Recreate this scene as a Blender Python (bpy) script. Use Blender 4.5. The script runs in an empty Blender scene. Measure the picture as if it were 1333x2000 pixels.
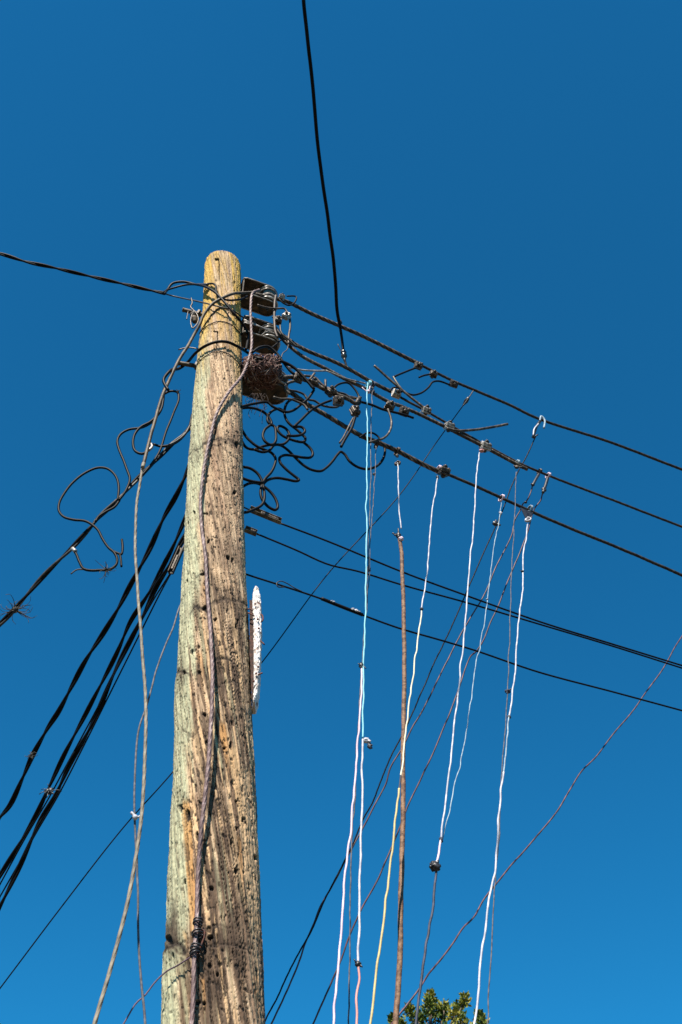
import bpy, math, random
import numpy as np
from mathutils import Vector, Matrix

random.seed(7)
RNG = np.random.default_rng(11)
R = math.radians
scene = bpy.context.scene
COL = scene.collection

# ------------------------------------------------------------------ camera
PITCH = R(48.0)
EYE = 1.6
cam_d = bpy.data.cameras.new('camera')
cam = bpy.data.objects.new('camera', cam_d)
COL.objects.link(cam)
cam.location = (0, 0, EYE)
cam.rotation_euler = (R(90) + PITCH, 0, 0)
cam_d.sensor_fit = 'VERTICAL'
cam_d.sensor_height = 36.0
cam_d.sensor_width = 24.0
cam_d.lens = 37.8
cam_d.clip_start = 0.05
cam_d.clip_end = 5000
cam_d.dof.use_dof = True
cam_d.dof.focus_distance = 5.0
cam_d.dof.aperture_fstop = 10.0
scene.camera = cam

# ------------------------------------------------------------------ sky and sun
SUN_EL, SUN_AZ = R(50), R(18)          # azimuth: to the left of straight behind the camera
world = bpy.data.worlds.new('World')
scene.world = world
world.use_nodes = True
wn = world.node_tree
for n in list(wn.nodes):
    wn.nodes.remove(n)
sky = wn.nodes.new('ShaderNodeTexSky')
sky.sky_type = 'NISHITA'
sky.sun_disc = False
sky.sun_elevation = SUN_EL
sky.sun_rotation = R(180) + SUN_AZ
sky.altitude = 300
sky.air_density = 1.0
sky.dust_density = 0.0
sky.ozone_density = 4.0
hs = wn.nodes.new('ShaderNodeVectorMath')          # the photograph's deep, cool grade of the whole sky
hs.operation = 'MULTIPLY'
hs.inputs[1].default_value = (0.085, 0.70, 0.90)
bg = wn.nodes.new('ShaderNodeBackground')
bg.inputs['Strength'].default_value = 0.078
wo = wn.nodes.new('ShaderNodeOutputWorld')
wn.links.new(sky.outputs[0], hs.inputs[0])
wn.links.new(hs.outputs[0], bg.inputs['Color'])
wn.links.new(bg.outputs[0], wo.inputs['Surface'])

sun_d = bpy.data.lights.new('sun', 'SUN')
sun_d.energy = 5.0
sun_d.angle = R(0.53)
sun_d.color = (1.0, 0.91, 0.79)
sun = bpy.data.objects.new('sun', sun_d)
COL.objects.link(sun)
to_sun = Vector((-math.sin(SUN_AZ) * math.cos(SUN_EL), -math.cos(SUN_AZ) * math.cos(SUN_EL), math.sin(SUN_EL)))
sun.rotation_euler = to_sun.to_track_quat('Z', 'Y').to_euler()
sun.location = (-3, -5, 9)

scene.view_settings.view_transform = 'Standard'
scene.view_settings.look = 'None'
scene.view_settings.exposure = 1.1
scene.view_settings.gamma = 1.0
scene.view_settings.use_curve_mapping = False

# ------------------------------------------------------------------ rays of the photograph -> places in the world
FPX = 2100.0
CP, SP = math.cos(PITCH), math.sin(PITCH)

def ray(u, v):
    xn, yn = (u - 666.5) / FPX, (1000.0 - v) / FPX
    return np.array([xn, CP - yn * SP, SP + yn * CP])

E = np.array([0, 0, EYE])

def at(u, v, Y):                       # the point seen at (u, v), Y metres in front of the camera over the ground
    r = ray(u, v)
    return E + r * (Y / r[1])

PL_K = 0.404                            # vertical plane of the overhead line, running right and away from the pole
def on_line(u, v, off=0.0):
    r = ray(u, v)
    return E + r * ((3.262 + off) / (r[1] - PL_K * r[0]))

LINE_DIR = np.array([1, PL_K, 0]) / math.hypot(1, PL_K)

# ------------------------------------------------------------------ numpy noise
TAB = RNG.random((32, 32, 32))

def vnoise(x, y, z):
    xi, yi, zi = np.floor(x).astype(int), np.floor(y).astype(int), np.floor(z).astype(int)
    fx, fy, fz = x - xi, y - yi, z - zi
    fx, fy, fz = fx * fx * (3 - 2 * fx), fy * fy * (3 - 2 * fy), fz * fz * (3 - 2 * fz)
    x0, y0, z0 = xi % 32, yi % 32, zi % 32
    x1, y1, z1 = (xi + 1) % 32, (yi + 1) % 32, (zi + 1) % 32
    def L(a, b, t): return a + (b - a) * t
    a = L(L(TAB[x0, y0, z0], TAB[x1, y0, z0], fx), L(TAB[x0, y1, z0], TAB[x1, y1, z0], fx), fy)
    b = L(L(TAB[x0, y0, z1], TAB[x1, y0, z1], fx), L(TAB[x0, y1, z1], TAB[x1, y1, z1], fx), fy)
    return L(a, b, fz)

def fbm(x, y, z, o=3, g=0.5):
    s, a, t = 0, 1.0, 0
    for i in range(o):
        s = s + a * vnoise(x + 7.3 * i, y + 3.1 * i, z + 5.7 * i); t += a
        x, y, z = x * 2.03, y * 2.03, z * 2.03
        a *= g
    return s / t

def sstep(a, b, x):
    t = np.clip((x - a) / (b - a), 0, 1)
    return t * t * (3 - 2 * t)

# ------------------------------------------------------------------ object helpers
def tag(o, label=None, cat=None, group=None, kind=None):
    if label: o['label'] = label
    if cat: o['category'] = cat
    if group: o['group'] = group
    if kind: o['kind'] = kind
    return o

def thing(name, loc, label, cat, group=None):
    o = bpy.data.objects.new(name, None)
    o.empty_display_size = 0.05
    COL.objects.link(o)
    o.location = tuple(loc)
    return tag(o, label, cat, group)

class MB:                               # a mesh under construction, world coordinates
    def __init__(s): s.v, s.f, s.n = [], [], 0
    def add(s, v, f):
        v = np.asarray(v, float)
        s.v.append(v); s.f += [tuple(int(i) + s.n for i in q) for q in f]; s.n += len(v)
        return s
    def box(s, M, sx, sy, sz, bev=0.0):
        M = np.asarray(M)
        c = []
        b = bev
        # a box with chamfered edges: two insets along local z
        def ring(x, y, z, k):
            return [(-x + k, -y, z), (x - k, -y, z), (x, -y + k, z), (x, y - k, z), (x - k, y, z), (-x + k, y, z), (-x, y - k, z), (-x, -y + k, z)]
        hx, hy, hz = sx / 2, sy / 2, sz / 2
        if b <= 0: b = min(hx, hy, hz) * 0.15
        c = ring(hx - b, hy - b, -hz, b) + ring(hx, hy, -hz + b, b) + ring(hx, hy, hz - b, b) + ring(hx - b, hy - b, hz, b)
        f = [tuple(range(7, -1, -1)), tuple(range(24, 32))]
        for k in range(3):
            for i in range(8):
                j = (i + 1) % 8
                f.append((k * 8 + i, k * 8 + j, k * 8 + 8 + j, k * 8 + 8 + i))
        v = np.array(c) @ M[:3, :3].T + M[:3, 3]
        return s.add(v, f)
    def lathe(s, M, prof, n=20):        # prof: (radius, z)
        M = np.asarray(M)
        v, f = [], []
        for r, z in prof:
            for i in range(n):
                a = 2 * math.pi * i / n
                v.append((r * math.cos(a), r * math.sin(a), z))
        for k in range(len(prof) - 1):
            for i in range(n):
                j = (i + 1) % n
                f.append((k * n + i, k * n + j, (k + 1) * n + j, (k + 1) * n + i))
        f.append(tuple(range(n - 1, -1, -1)))
        f.append(tuple((len(prof) - 1) * n + i for i in range(n)))
        return s.add(np.array(v) @ M[:3, :3].T + M[:3, 3], f)
    def tube(s, P, r, sides=8, lobes=0, amp=0.16, pitch=0.1, phase=0.0):
        P = np.asarray(P, float)
        T, A, B = frames(P)
        L = arclen(P)
        rr = np.broadcast_to(np.asarray(r, float), (len(P),))
        th = np.arange(sides) * 2 * math.pi / sides
        if lobes:
            spin = 2 * math.pi * L / pitch + phase
            mod = 1 - amp + amp * (1 - 2 * np.abs(np.sin(lobes * 0.5 * (th[None, :] - spin[:, None]))) ** 6) * 1.0
            rad = rr[:, None] * mod
        else:
            rad = np.repeat(rr[:, None], sides, 1)
        v = P[:, None, :] + rad[..., None] * (np.cos(th)[None, :, None] * A[:, None, :] + np.sin(th)[None, :, None] * B[:, None, :])
        n = len(P)
        f = []
        for k in range(n - 1):
            a, b = k * sides, (k + 1) * sides
            for i in range(sides):
                j = (i + 1) % sides
                f.append((a + i, a + j, b + j, b + i))
        f.append(tuple(range(sides - 1, -1, -1)))
        f.append(tuple((n - 1) * sides + i for i in range(sides)))
        return s.add(v.reshape(-1, 3), f)
    def blob(s, c, rad, seed=0, rough=0.35, M=None, n=10):
        v, f = [], []
        rad = np.broadcast_to(np.asarray(rad, float), (3,))
        for i in range(n + 1):
            p = math.pi * i / n
            for j in range(2 * n):
                a = math.pi * j / n
                v.append((math.sin(p) * math.cos(a), math.sin(p) * math.sin(a), math.cos(p)))
        v = np.array(v)
        d = fbm(v[:, 0] * 2 + seed, v[:, 1] * 2 + seed * 1.7, v[:, 2] * 2 + 9, 3) - 0.5
        v = v * (1 + 2 * rough * d)[:, None] * rad
        if M is not None: v = v @ np.asarray(M)[:3, :3].T
        v = v + np.asarray(c)
        for i in range(n):
            for j in range(2 * n):
                k = (j + 1) % (2 * n)
                f.append((i * 2 * n + j, (i + 1) * 2 * n + j, (i + 1) * 2 * n + k, i * 2 * n + k))
        return s.add(v, f)
    def data(s, name, mat, origin, smooth=True):
        me = bpy.data.meshes.new(name)
        V = np.concatenate(s.v) - np.asarray(origin)
        me.from_pydata(V.tolist(), [], s.f)
        me.materials.append(mat)
        if smooth: me.polygons.foreach_set('use_smooth', [True] * len(me.polygons))
        me.update()
        return me
    def build(s, name, mat, parent=None, origin=None, smooth=True, label=None):
        if parent is not None:
            origin = np.array(parent.matrix_basis.translation) if origin is None else np.asarray(origin)
        elif origin is None:
            origin = s.v[0][0]
        base = np.asarray(origin, float)
        p_world = np.zeros(3)
        if parent is not None:
            q = parent
            while q is not None:
                p_world = p_world + np.array(q.matrix_basis.translation); q = q.parent
            base = p_world
        o = bpy.data.objects.new(name, s.data(name, mat, base, smooth))
        COL.objects.link(o)
        if parent is not None: o.parent = parent
        else: o.location = tuple(base)
        if label: o['label'] = label
        return o

def arclen(P):
    d = np.linalg.norm(np.diff(P, axis=0), axis=1)
    return np.concatenate([[0], np.cumsum(d)])

def frames(P):
    T = np.gradient(P, axis=0)
    T /= np.linalg.norm(T, axis=1)[:, None] + 1e-12
    A = np.zeros_like(P)
    up = np.array([0, 0, 1.0]) if abs(T[0, 2]) < 0.9 else np.array([1.0, 0, 0])
    a = np.cross(T[0], up); a /= np.linalg.norm(a)
    A[0] = a
    for i in range(1, len(P)):
        a = A[i - 1] - T[i] * np.dot(A[i - 1], T[i])
        n = np.linalg.norm(a)
        A[i] = a / n if n > 1e-9 else A[i - 1]
    return T, A, np.cross(T, A)

def spline(pts, step=0.015, wig=0.0, wl=0.12, seed=None):
    P = np.asarray(pts, float)
    if len(P) == 2: P = np.array([P[0], (P[0] + P[1]) / 2, P[1]])
    Q = np.vstack([2 * P[0] - P[1], P, 2 * P[-1] - P[-2]])
    out = []
    for i in range(1, len(Q) - 2):
        p0, p1, p2, p3 = Q[i - 1], Q[i], Q[i + 1], Q[i + 2]
        d = [max(1e-4, np.linalg.norm(b - a)) ** 0.5 for a, b in ((p0, p1), (p1, p2), (p2, p3))]
        t0, t1 = 0, d[0]; t2 = t1 + d[1]; t3 = t2 + d[2]
        n = max(3, int(np.linalg.norm(p2 - p1) / step) + 2)
        t = np.linspace(t1, t2, n, endpoint=False)[:, None]
        a1 = (t1 - t) / (t1 - t0) * p0 + (t - t0) / (t1 - t0) * p1
        a2 = (t2 - t) / (t2 - t1) * p1 + (t - t1) / (t2 - t1) * p2
        a3 = (t3 - t) / (t3 - t2) * p2 + (t - t2) / (t3 - t2) * p3
        b1 = (t2 - t) / (t2 - t0) * a1 + (t - t0) / (t2 - t0) * a2
        b2 = (t3 - t) / (t3 - t1) * a2 + (t - t1) / (t3 - t1) * a3
        out.append((t2 - t) / (t2 - t1) * b1 + (t - t1) / (t2 - t1) * b2)
    D = np.vstack(out + [P[-1:]])
    L = arclen(D)
    n = max(4, int(L[-1] / step))
    s = np.linspace(0, L[-1], n)
    D = np.stack([np.interp(s, L, D[:, k]) for k in range(3)], 1)
    if wig:
        sd = random.random() * 20 if seed is None else seed
        w = np.stack([fbm(s / wl + sd, s * 0 + 3.3 * k + sd, s * 0 + 1.7, 2) - 0.5 for k in range(3)], 1)
        fade = np.minimum(1, np.minimum(s, L[-1] - s) / 0.05)
        D = D + 2 * wig * w * fade[:, None]
    return D

def extend(P, dist=6.0, sag=0.0):       # carry the last stretch on in a straight line
    P = list(map(np.asarray, P))
    d = P[-1] - P[-2]; d = d / np.linalg.norm(d)
    return P + [P[-1] + d * dist * 0.5, P[-1] + d * dist + np.array([0, 0, -sag])]

def to_ground(P):
    P = list(map(np.asarray, P))
    d = P[-1] - P[-2]; d = d / np.linalg.norm(d)
    k = (P[-1][2] - 0.02) / -d[2]
    return P + [P[-1] + d * k * 0.5, P[-1] + d * k]

# ------------------------------------------------------------------ materials
def principled(name):
    m = bpy.data.materials.new(name); m.use_nodes = True
    nt = m.node_tree
    return m, nt, nt.nodes['Principled BSDF']

def mat(name, c1, c2=None, scale=40.0, rough=0.6, metal=0.0, lo=0.4, hi=0.6, bump=0.0, bscale=None, c3=None, spec=0.5):
    m, nt, p = principled(name)
    N, Lk = nt.nodes, nt.links
    p.inputs['Roughness'].default_value = rough
    p.inputs['Metallic'].default_value = metal
    p.inputs['Specular IOR Level'].default_value = spec
    tc = N.new('ShaderNodeTexCoord')
    if c2 is None: c2 = tuple(min(1, x * 0.75) for x in c1)
    nz = N.new('ShaderNodeTexNoise'); nz.inputs['Scale'].default_value = scale
    nz.inputs['Detail'].default_value = 5
    Lk.new(tc.outputs['Object'], nz.inputs['Vector'])
    cr = N.new('ShaderNodeValToRGB')
    cr.color_ramp.elements[0].position = lo; cr.color_ramp.elements[0].color = (*c1, 1)
    cr.color_ramp.elements[1].position = hi; cr.color_ramp.elements[1].color = (*c2, 1)
    if c3:
        e = cr.color_ramp.elements.new(min(0.98, hi + 0.09)); e.color = (*c3, 1)
    Lk.new(nz.outputs['Fac'], cr.inputs['Fac'])
    Lk.new(cr.outputs['Color'], p.inputs['Base Color'])
    if bump:
        b = N.new('ShaderNodeBump'); b.inputs['Strength'].default_value = bump
        b.inputs['Distance'].default_value = 0.004
        n2 = N.new('ShaderNodeTexNoise'); n2.inputs['Scale'].default_value = bscale or scale * 3
        Lk.new(tc.outputs['Object'], n2.inputs['Vector'])
        Lk.new(n2.outputs['Fac'], b.inputs['Height'])
        Lk.new(b.outputs['Normal'], p.inputs['Normal'])
    return m

M_BLACK = mat('black_rubber', (.004, .004, .005), (.008, .008, .009), 60, rough=.5, lo=.5, hi=.68, c3=(.014, .014, .014), spec=.10)
M_BLACKGREY = mat('weathered_black_rubber', (.004, .004, .0045), (.007, .007, .0075), 90, rough=.5, lo=.5, hi=.70, c3=(.04, .037, .034), spec=.10)
M_STRAND = mat('dull_stranded_wire', (.016, .013, .011), (.085, .068, .052), 45, rough=.55, metal=.15, lo=.38, hi=.62, c3=(.22, .19, .16), spec=.3)
M_STRANDTHIN = mat('dark_stranded_wire', (.010, .009, .009), (.042, .038, .033), 60, rough=.5, metal=.1, lo=.38, hi=.62, spec=.3)
M_COPPER = mat('pinkish_bare_strand', (.075, .042, .040), (.17, .108, .104), 34, rough=.6, metal=.0, lo=.36, hi=.62, bump=.4, c3=(.34, .26, .25))
M_TANROPE = mat('tan_stranded_wire', (.10, .085, .062), (.21, .18, .13), 26, rough=.7, lo=.35, hi=.65, bump=.4)
M_RUSTDARK = mat('dark_oxidised_wire', (.016, .011, .008), (.06, .04, .028), 50, rough=.6, metal=.2)
M_BRACKET = mat('rusty_painted_iron', (.010, .008, .005), (.060, .038, .019), 26, rough=.7, metal=.0, lo=.42, hi=.60, bump=.6, c3=(.12, .082, .04))
M_PORC = mat('glazed_porcelain', (.42, .40, .37), (.13, .12, .10), 24, rough=.3, lo=.42, hi=.58)
M_PORCDARK = mat('dark_glazed_porcelain', (.025, .022, .02), (.05, .045, .04), 35, rough=.2)
M_ALU = mat('weathered_aluminium', (.40, .37, .33), (.10, .085, .07), 55, rough=.45, metal=.25, lo=.44, hi=.62, bump=.4)
M_BRONZE = mat('oxidised_bronze', (.020, .014, .010), (.085, .062, .042), 70, rough=.55, metal=.2, lo=.40, hi=.60, bump=.6, c3=(.28, .22, .165))
M_BOLT = mat('dark_steel_bolt', (.02, .018, .017), (.07, .06, .05), 80, rough=.45, metal=.5)
M_WIREBRIGHT = mat('bright_aluminium_wire', (.34, .32, .30), (.14, .13, .12), 50, rough=.45, metal=.2)
M_CYAN = mat('cyan_nylon_cord', (.11, .37, .46), (.16, .44, .52), 30, rough=.55)
M_WHITE = mat('white_nylon_cord', (.48, .48, .52), (.28, .29, .34), 30, rough=.6)
M_PINKWHITE = mat('pinkish_white_cord', (.58, .46, .53), (.46, .35, .42), 22, rough=.6)
M_CREAM = mat('cream_cord', (.56, .54, .40), (.46, .43, .30), 25, rough=.6)
M_YELLOW = mat('yellowed_cord', (.46, .37, .16), (.34, .27, .11), 25, rough=.6)
M_SALMON = mat('salmon_cord', (.50, .22, .19), (.40, .17, .15), 25, rough=.6)
M_RED = mat('dark_red_cord', (.045, .014, .020), (.10, .035, .046), 20, rough=.55, lo=.45, hi=.7)
M_NAVY = mat('navy_rope', (.012, .016, .032), (.035, .045, .08), 45, rough=.7, lo=.4, hi=.66)
M_GREY = mat('grey_twine', (.04, .042, .052), (.10, .10, .115), 60, rough=.75)
M_BLUEGREY = mat('pale_blue_twine', (.26, .36, .42), (.14, .20, .26), 40, rough=.7)
M_HOSE = mat('brown_rusty_hose', (.075, .035, .018), (.20, .11, .060), 55, rough=.75, lo=.40, hi=.6, bump=.5)
M_TAPE = mat('black_tape', (.008, .008, .010), (.03, .03, .035), 60, rough=.4)
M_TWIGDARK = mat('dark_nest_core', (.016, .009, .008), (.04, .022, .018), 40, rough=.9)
M_TWIG = mat('brown_twigs', (.060, .028, .024), (.22, .115, .095), 60, rough=.85, lo=.35, hi=.65)
M_STRAW = mat('pale_straw', (.42, .32, .26), (.26, .17, .14), 30, rough=.85)
M_MOSS = mat('dry_air_plant', (.055, .045, .032), (.02, .018, .014), 50, rough=.8)
M_NAIL = mat('rusted_nail', (.12, .035, .02), (.045, .018, .012), 120, rough=.8)
M_LEAF = mat('leaf', (.035, .072, .012), (.11, .13, .018), 1.5, rough=.55, lo=.40, hi=.53, c3=(.23, .21, .035), spec=.2)
M_BARK = mat('bark', (.07, .05, .035), (.14, .105, .075), 14, rough=.9, bump=.6)
M_GALV = mat('galvanised_clamp', (.17, .15, .11), (.06, .05, .035), 42, rough=.5, metal=.35, bump=.3)

# ------------------------------------------------------------------ the ground
g = MB()
gm = mat('dry_grass_ground', (.05, .038, .02), (.085, .062, .035), .8, rough=.95, bump=.3)
g.add([(-900, -900, 0), (900, -900, 0), (900, 900, 0), (-900, 900, 0)], [(0, 1, 2, 3)])
go = g.build('ground', gm, origin=(0, 0, 0)); tag(go, kind='structure')

# ------------------------------------------------------------------ the wooden pole
YP = 3.04
EDGE = [  # v, left, right silhouettes
    (519, 399.5, 470), (560, 397.5, 470.3), (600, 396.5, 470.6), (650, 391, 471), (700, 384, 472), (750, 379, 473), (800, 374.5, 474),
    (850, 371, 474.5), (900, 367, 475.3), (1000, 361.5, 477), (1100, 356.5, 480), (1180, 352, 484.5), (1250, 347.5, 488), (1322, 343.5, 491.5),
    (1340, 340.5, 492), (1400, 338.5, 494), (1450, 338, 496), (1520, 336, 499.5), (1600, 331, 503), (1700, 326.5, 508), (1800, 322.5, 511.5),
    (1840, 320.5, 513), (1864, 318, 513.8), (1920, 315, 516), (2000, 312.5, 519.5), (2050, 310, 522)]
ez, ex, er = [], [], []
for v, a, b in EDGE:
    pa, pb = at(a, v, YP - 0.02), at(b, v, YP - 0.02)
    ez.append(pa[2]); ex.append((pa[0] + pb[0]) / 2); er.append((pb[0] - pa[0]) / 2 * 0.985)
ez, ex, er = np.array(ez[::-1]), np.array(ex[::-1]), np.array(er[::-1])
sl = (ex[4] - ex[0]) / (ez[4] - ez[0])
ez = np.concatenate([[-0.3], ez]); ex = np.concatenate([[ex[0] + sl * (-0.3 - ez[1])], ex]); er = np.concatenate([[er[0] + .035], er])
ZTOP = at(437, 488.5, YP - 0.096)[2]
ez = np.append(ez, ZTOP); ex = np.append(ex, ex[-1] + (ex[-1] - ex[-4]) / (ez[-2] - ez[-4]) * (ZTOP - ez[-2])); er = np.append(er, er[-1] * .995)
def pole_x(z): return np.interp(z, ez, ex)
def pole_r(z): return np.interp(z, ez, er)

def hug(u, v, stand=0.02):              # a point just off the front of the pole, or level with its axis beside it
    Y = YP - 0.1
    for _ in range(6):
        p = at(u, v, Y)
        dx = p[0] - pole_x(p[2]); r = pole_r(p[2]) + stand
        Y = YP - math.sqrt(max(0.0, r * r - dx * dx))
    return at(u, v, Y)

def build_pole():
    NT, NZ = 300, 1700
    phi = np.linspace(-math.pi, math.pi, NT, endpoint=False)
    th = phi - 0.45 * np.sin(phi)
    zb = at(420, 2040, YP)[2]
    z = np.concatenate([np.linspace(-0.3, zb, 40, endpoint=False), np.linspace(zb, ZTOP - 0.012, NZ), ZTOP - 0.012 + 0.012 * np.sin(np.linspace(0.2, 1, 5) * math.pi / 2)])
    TH, Z = np.meshgrid(th, z)
    CX, RR = pole_x(Z), pole_r(Z)
    k = np.clip((Z - (ZTOP - 0.012)) / 0.012, 0, 1)
    RR = RR - 0.012 * (1 - np.sqrt(np.clip(1 - k * k, 0, 1)))
    X = CX + RR * np.sin(TH); Y = YP - RR * np.cos(TH)
    # where each spot stands in the photograph (for placing knots and stains on the wood)
    d = np.stack([X, Y, Z - EYE], -1)
    dep = d[..., 1] * CP + d[..., 2] * SP
    U = 666.5 + FPX * d[..., 0] / dep
    V = 1000 - FPX * (-d[..., 1] * SP + d[..., 2] * CP) / dep
    front = sstep(-0.15, 0.1, np.cos(TH))
    FR = np.sin(TH)
    sp = TH + 1.0 * Z + 0.10 * (fbm(np.sin(TH) * 2, np.cos(TH) * 2, Z * 1.5, 2) - .5)
    cs, sn = np.cos(sp), np.sin(sp)
    def st(F, f, o=3, s=0): return fbm(cs * F + s, sn * F + s * 1.3, Z * f + s * 2.1, o)
    n1 = st(7, 2.2, 3, 1); n2 = st(19, 6, 3, 4); n3 = st(46, 16, 2, 8)
    n4 = st(10, 3.0, 3, 22)
    c1 = st(9, 1.6, 3, 12); c2 = st(22, 4.0, 2, 15)
    iso = fbm(np.sin(TH) * 1.6 + 20, np.cos(TH) * 1.6, Z * 8, 4)
    isof = fbm(np.sin(TH) * 9 + 20, np.cos(TH) * 9, Z * 62, 3)
    spk = fbm(np.sin(TH) * 20 + 5, np.cos(TH) * 20, Z * 110, 2)
    def C(*c): return np.array(c)
    def mixc(a, b, m): return a + (b - a) * m[..., None]
    ones = np.ones(TH.shape)
    low = sstep(1050, 1300, V)                       # the darker, more ragged lower stretch
    # ground wood: beige-grey with brown streaks
    col = C(.52, .395, .275) * ones[..., None]
    col = mixc(col, C(.36, .25, .175), sstep(.42, .60, n1 + .3 * (iso - .5)))
    col = mixc(col, C(.14, .092, .062), sstep(.53, .66, n2) * (.72 + .23 * low))
    col = mixc(col, C(.64, .50, .36), sstep(.54, .66, n3) * .6)
    col = mixc(col, C(.115, .075, .05), sstep(.49, .56, n4 + .18 * (n3 - .5)) * (.28 + .62 * low))
    # weathered dark grey-brown field, middle and right
    dark = sstep(.42, .56, iso * .6 + n2 * .28 + n1 * .22 - .06 + .075 * low) * sstep(-.50, -.05, FR + .25 * (iso - .5)) * sstep(820, 1150, V) * front
    dark *= 1 - np.maximum(.35 * sstep(.62, .95, FR), .75 * sstep(.40, .75, FR + .3 * (n1 - .5)) * sstep(1330, 1480, V))
    col = mixc(col, C(.085, .060, .044), dark * (.40 + .44 * low))
    # fresh pale splinter streaks across the dark
    pale = sstep(.58, .65, st(17, 2.6, 2, 33)) * low
    col = mixc(col, C(.60, .43, .265), pale * .95)
    # pale green treatment stain down the left side
    gb = -.30 - .18 * sstep(1100, 1500, V) + .55 * (n1 - .5) + .35 * (iso - .5)
    grn = sstep(.10, -.16, FR - gb) * sstep(600, 780, V + 130 * (iso - .5)) * front
    grn = np.maximum(grn, .42 * sstep(.86, .98, FR) * sstep(700, 900, V) * sstep(1500, 1150, V))
    gc = mixc(C(.48, .485, .345) * ones[..., None], C(.37, .36, .25), sstep(.45, .7, n2))
    gc = mixc(gc, C(.33, .27, .19), sstep(.60, .74, n3) * .6)
    col = mixc(col, gc, grn * .92)
    g2 = sstep(.62, .72, st(12, 2.0, 3, 55)) * low * .5 * (1 - grn)
    col = mixc(col, C(.36, .38, .26), g2)
    # yellow lichen near the top
    yl = sstep(790, 610, V + 260 * (n1 - .5)) * front
    ym = yl * np.clip(sstep(-.35, -.75, FR + .6 * (n2 - .5)) + sstep(.55, .85, FR + .6 * (n1 - .5)) + sstep(.50, .62, n1) * .65, 0, 1)
    col = mixc(col, C(.56, .38, .085), ym * .85)
    tp = sstep(640, 540, V) * (1 - ym)
    col = mixc(col, C(.46, .37, .22), tp * .45 * sstep(.4, .6, iso))
    # orange strips where the outer wood has torn away
    def strip(u0, v0, u1, v1, w, amt, c=(.50, .285, .12)):
        t = np.clip((V - v0) / (v1 - v0), 0, 1)
        du = np.abs(U - (u0 + (u1 - u0) * t)) + 10 * (n2 - .5)
        m = sstep(w, w * .6, du) * sstep(v0 - 5, v0 + 12, V) * sstep(v1 + 30, v1 - 60, V + 60 * (n3 - .5)) * front
        return m * amt, C(*c)
    torn = np.zeros(TH.shape)
    for a in ((363, 1560, 380, 1830, 10, .95), (434, 1408, 447, 1500, 7, .95), (388, 1270, 398, 1335, 5, .6), (452, 1455, 485, 1640, 9, .7, (.56, .39, .22)),
              (478, 1500, 500, 1840, 14, .75, (.56, .41, .26)), (467, 1630, 474, 1745, 4, .55), (396, 1135, 402, 1180, 4, .6), (448, 1570, 470, 1760, 6, .4, (.48, .36, .22)),
              (395, 1905, 400, 1970, 5, .8), (358, 1815, 366, 1850, 4, .8), (380, 1420, 400, 1560, 6, .45, (.48, .36, .22)), (500, 1900, 512, 2000, 6, .5, (.45, .25, .12))):
        m, c = strip(*a)
        sc = .82 + .36 * (n3 - .2)
        col = mixc(col, c * sc[..., None], m); torn = np.maximum(torn, m)
    # knots, whorl arches, holes
    disp = np.zeros(TH.shape); blk = np.zeros(TH.shape)
    jit = 26 * (iso - .5) + 11 * (isof - .5)
    def arch(u0, v0, w, h, t, amt=1.0, bulge=.006):
        q = (U - u0) / w
        m = sstep(1.15, .75, np.abs(q)) * front
        dv = V + jit - (v0 + h * q * q)
        line = np.exp(-(dv / t) ** 2) * m
        halo = np.exp(-np.clip(-dv, 0, None) / (t * 5)) * (dv < 0) * m * .5
        lit = np.exp(-np.clip(dv, 0, None) / (t * 6)) * (dv > 0) * m
        return line * amt, halo * amt, lit * bulge * amt
    for a in ((425, 858, 50, 34, 4, .75), (425, 872, 44, 32, 3, .5), (380, 880, 14, 16, 3, .5, .002), (390, 1184, 20, 16, 4, .95), (395, 1124, 14, 10, 3.5, .9), (440, 1172, 44, 14, 4, .6),
              (438, 1283, 27, 20, 4.5, .95), (440, 1225, 34, 8, 2.5, .45), (445, 1333, 30, 22, 3, .5), (352, 1312, 24, 14, 3, .8, .003), (372, 1438, 22, -24, 3, .6, .004),
              (340, 1846, 26, 22, 6, 1, .004), (440, 1848, 46, 12, 3.5, .6, .007), (420, 1808, 30, 8, 3, .4), (355, 1862, 20, -10, 3, .6)):
        l, h, b = arch(*a)
        col = mixc(col, C(.075, .055, .042), np.clip(h * .95 + l * .6, 0, 1) * (1 - .5 * torn) * (.35 + .65 * sstep(.36, .56, isof * .5 + n3 * .5)))
        blk = np.maximum(blk, l * sstep(.30, .5, isof + .12)); disp += b - l * .004
    def stain(u, v, su, sv, amt):
        q = ((U - u + jit) / su) ** 2 + ((V - v + jit) / sv) ** 2
        return np.exp(-q) * sstep(.34, .56, .55 * iso + .45 * n2) * amt * front
    for a in ((336, 1836, 18, 30, 1.3), (345, 1800, 8, 40, .9), (440, 1848, 55, 28, .95), (455, 1790, 40, 50, .8), (440, 1650, 32, 110, .8), (430, 1165, 36, 26, .7), (445, 1290, 30, 30, .6), (395, 1186, 26, 26, .7),
              (470, 1920, 40, 60, .7), (415, 1930, 25, 60, .6), (440, 868, 40, 26, .4), (455, 1230, 25, 60, .6), (352, 1318, 16, 16, .7), (450, 1390, 30, 40, .5)):
        col = mixc(col, C(.07, .048, .036), np.clip(stain(*a), 0, .9) * (1 - .6 * torn))
    def hole(u, v, su, sv, amt=1):
        q = ((U - u + .18 * jit) / su) ** 2 + ((V - v + .3 * jit) / sv) ** 2
        return sstep(1.25, .7, q) * amt * front
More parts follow.
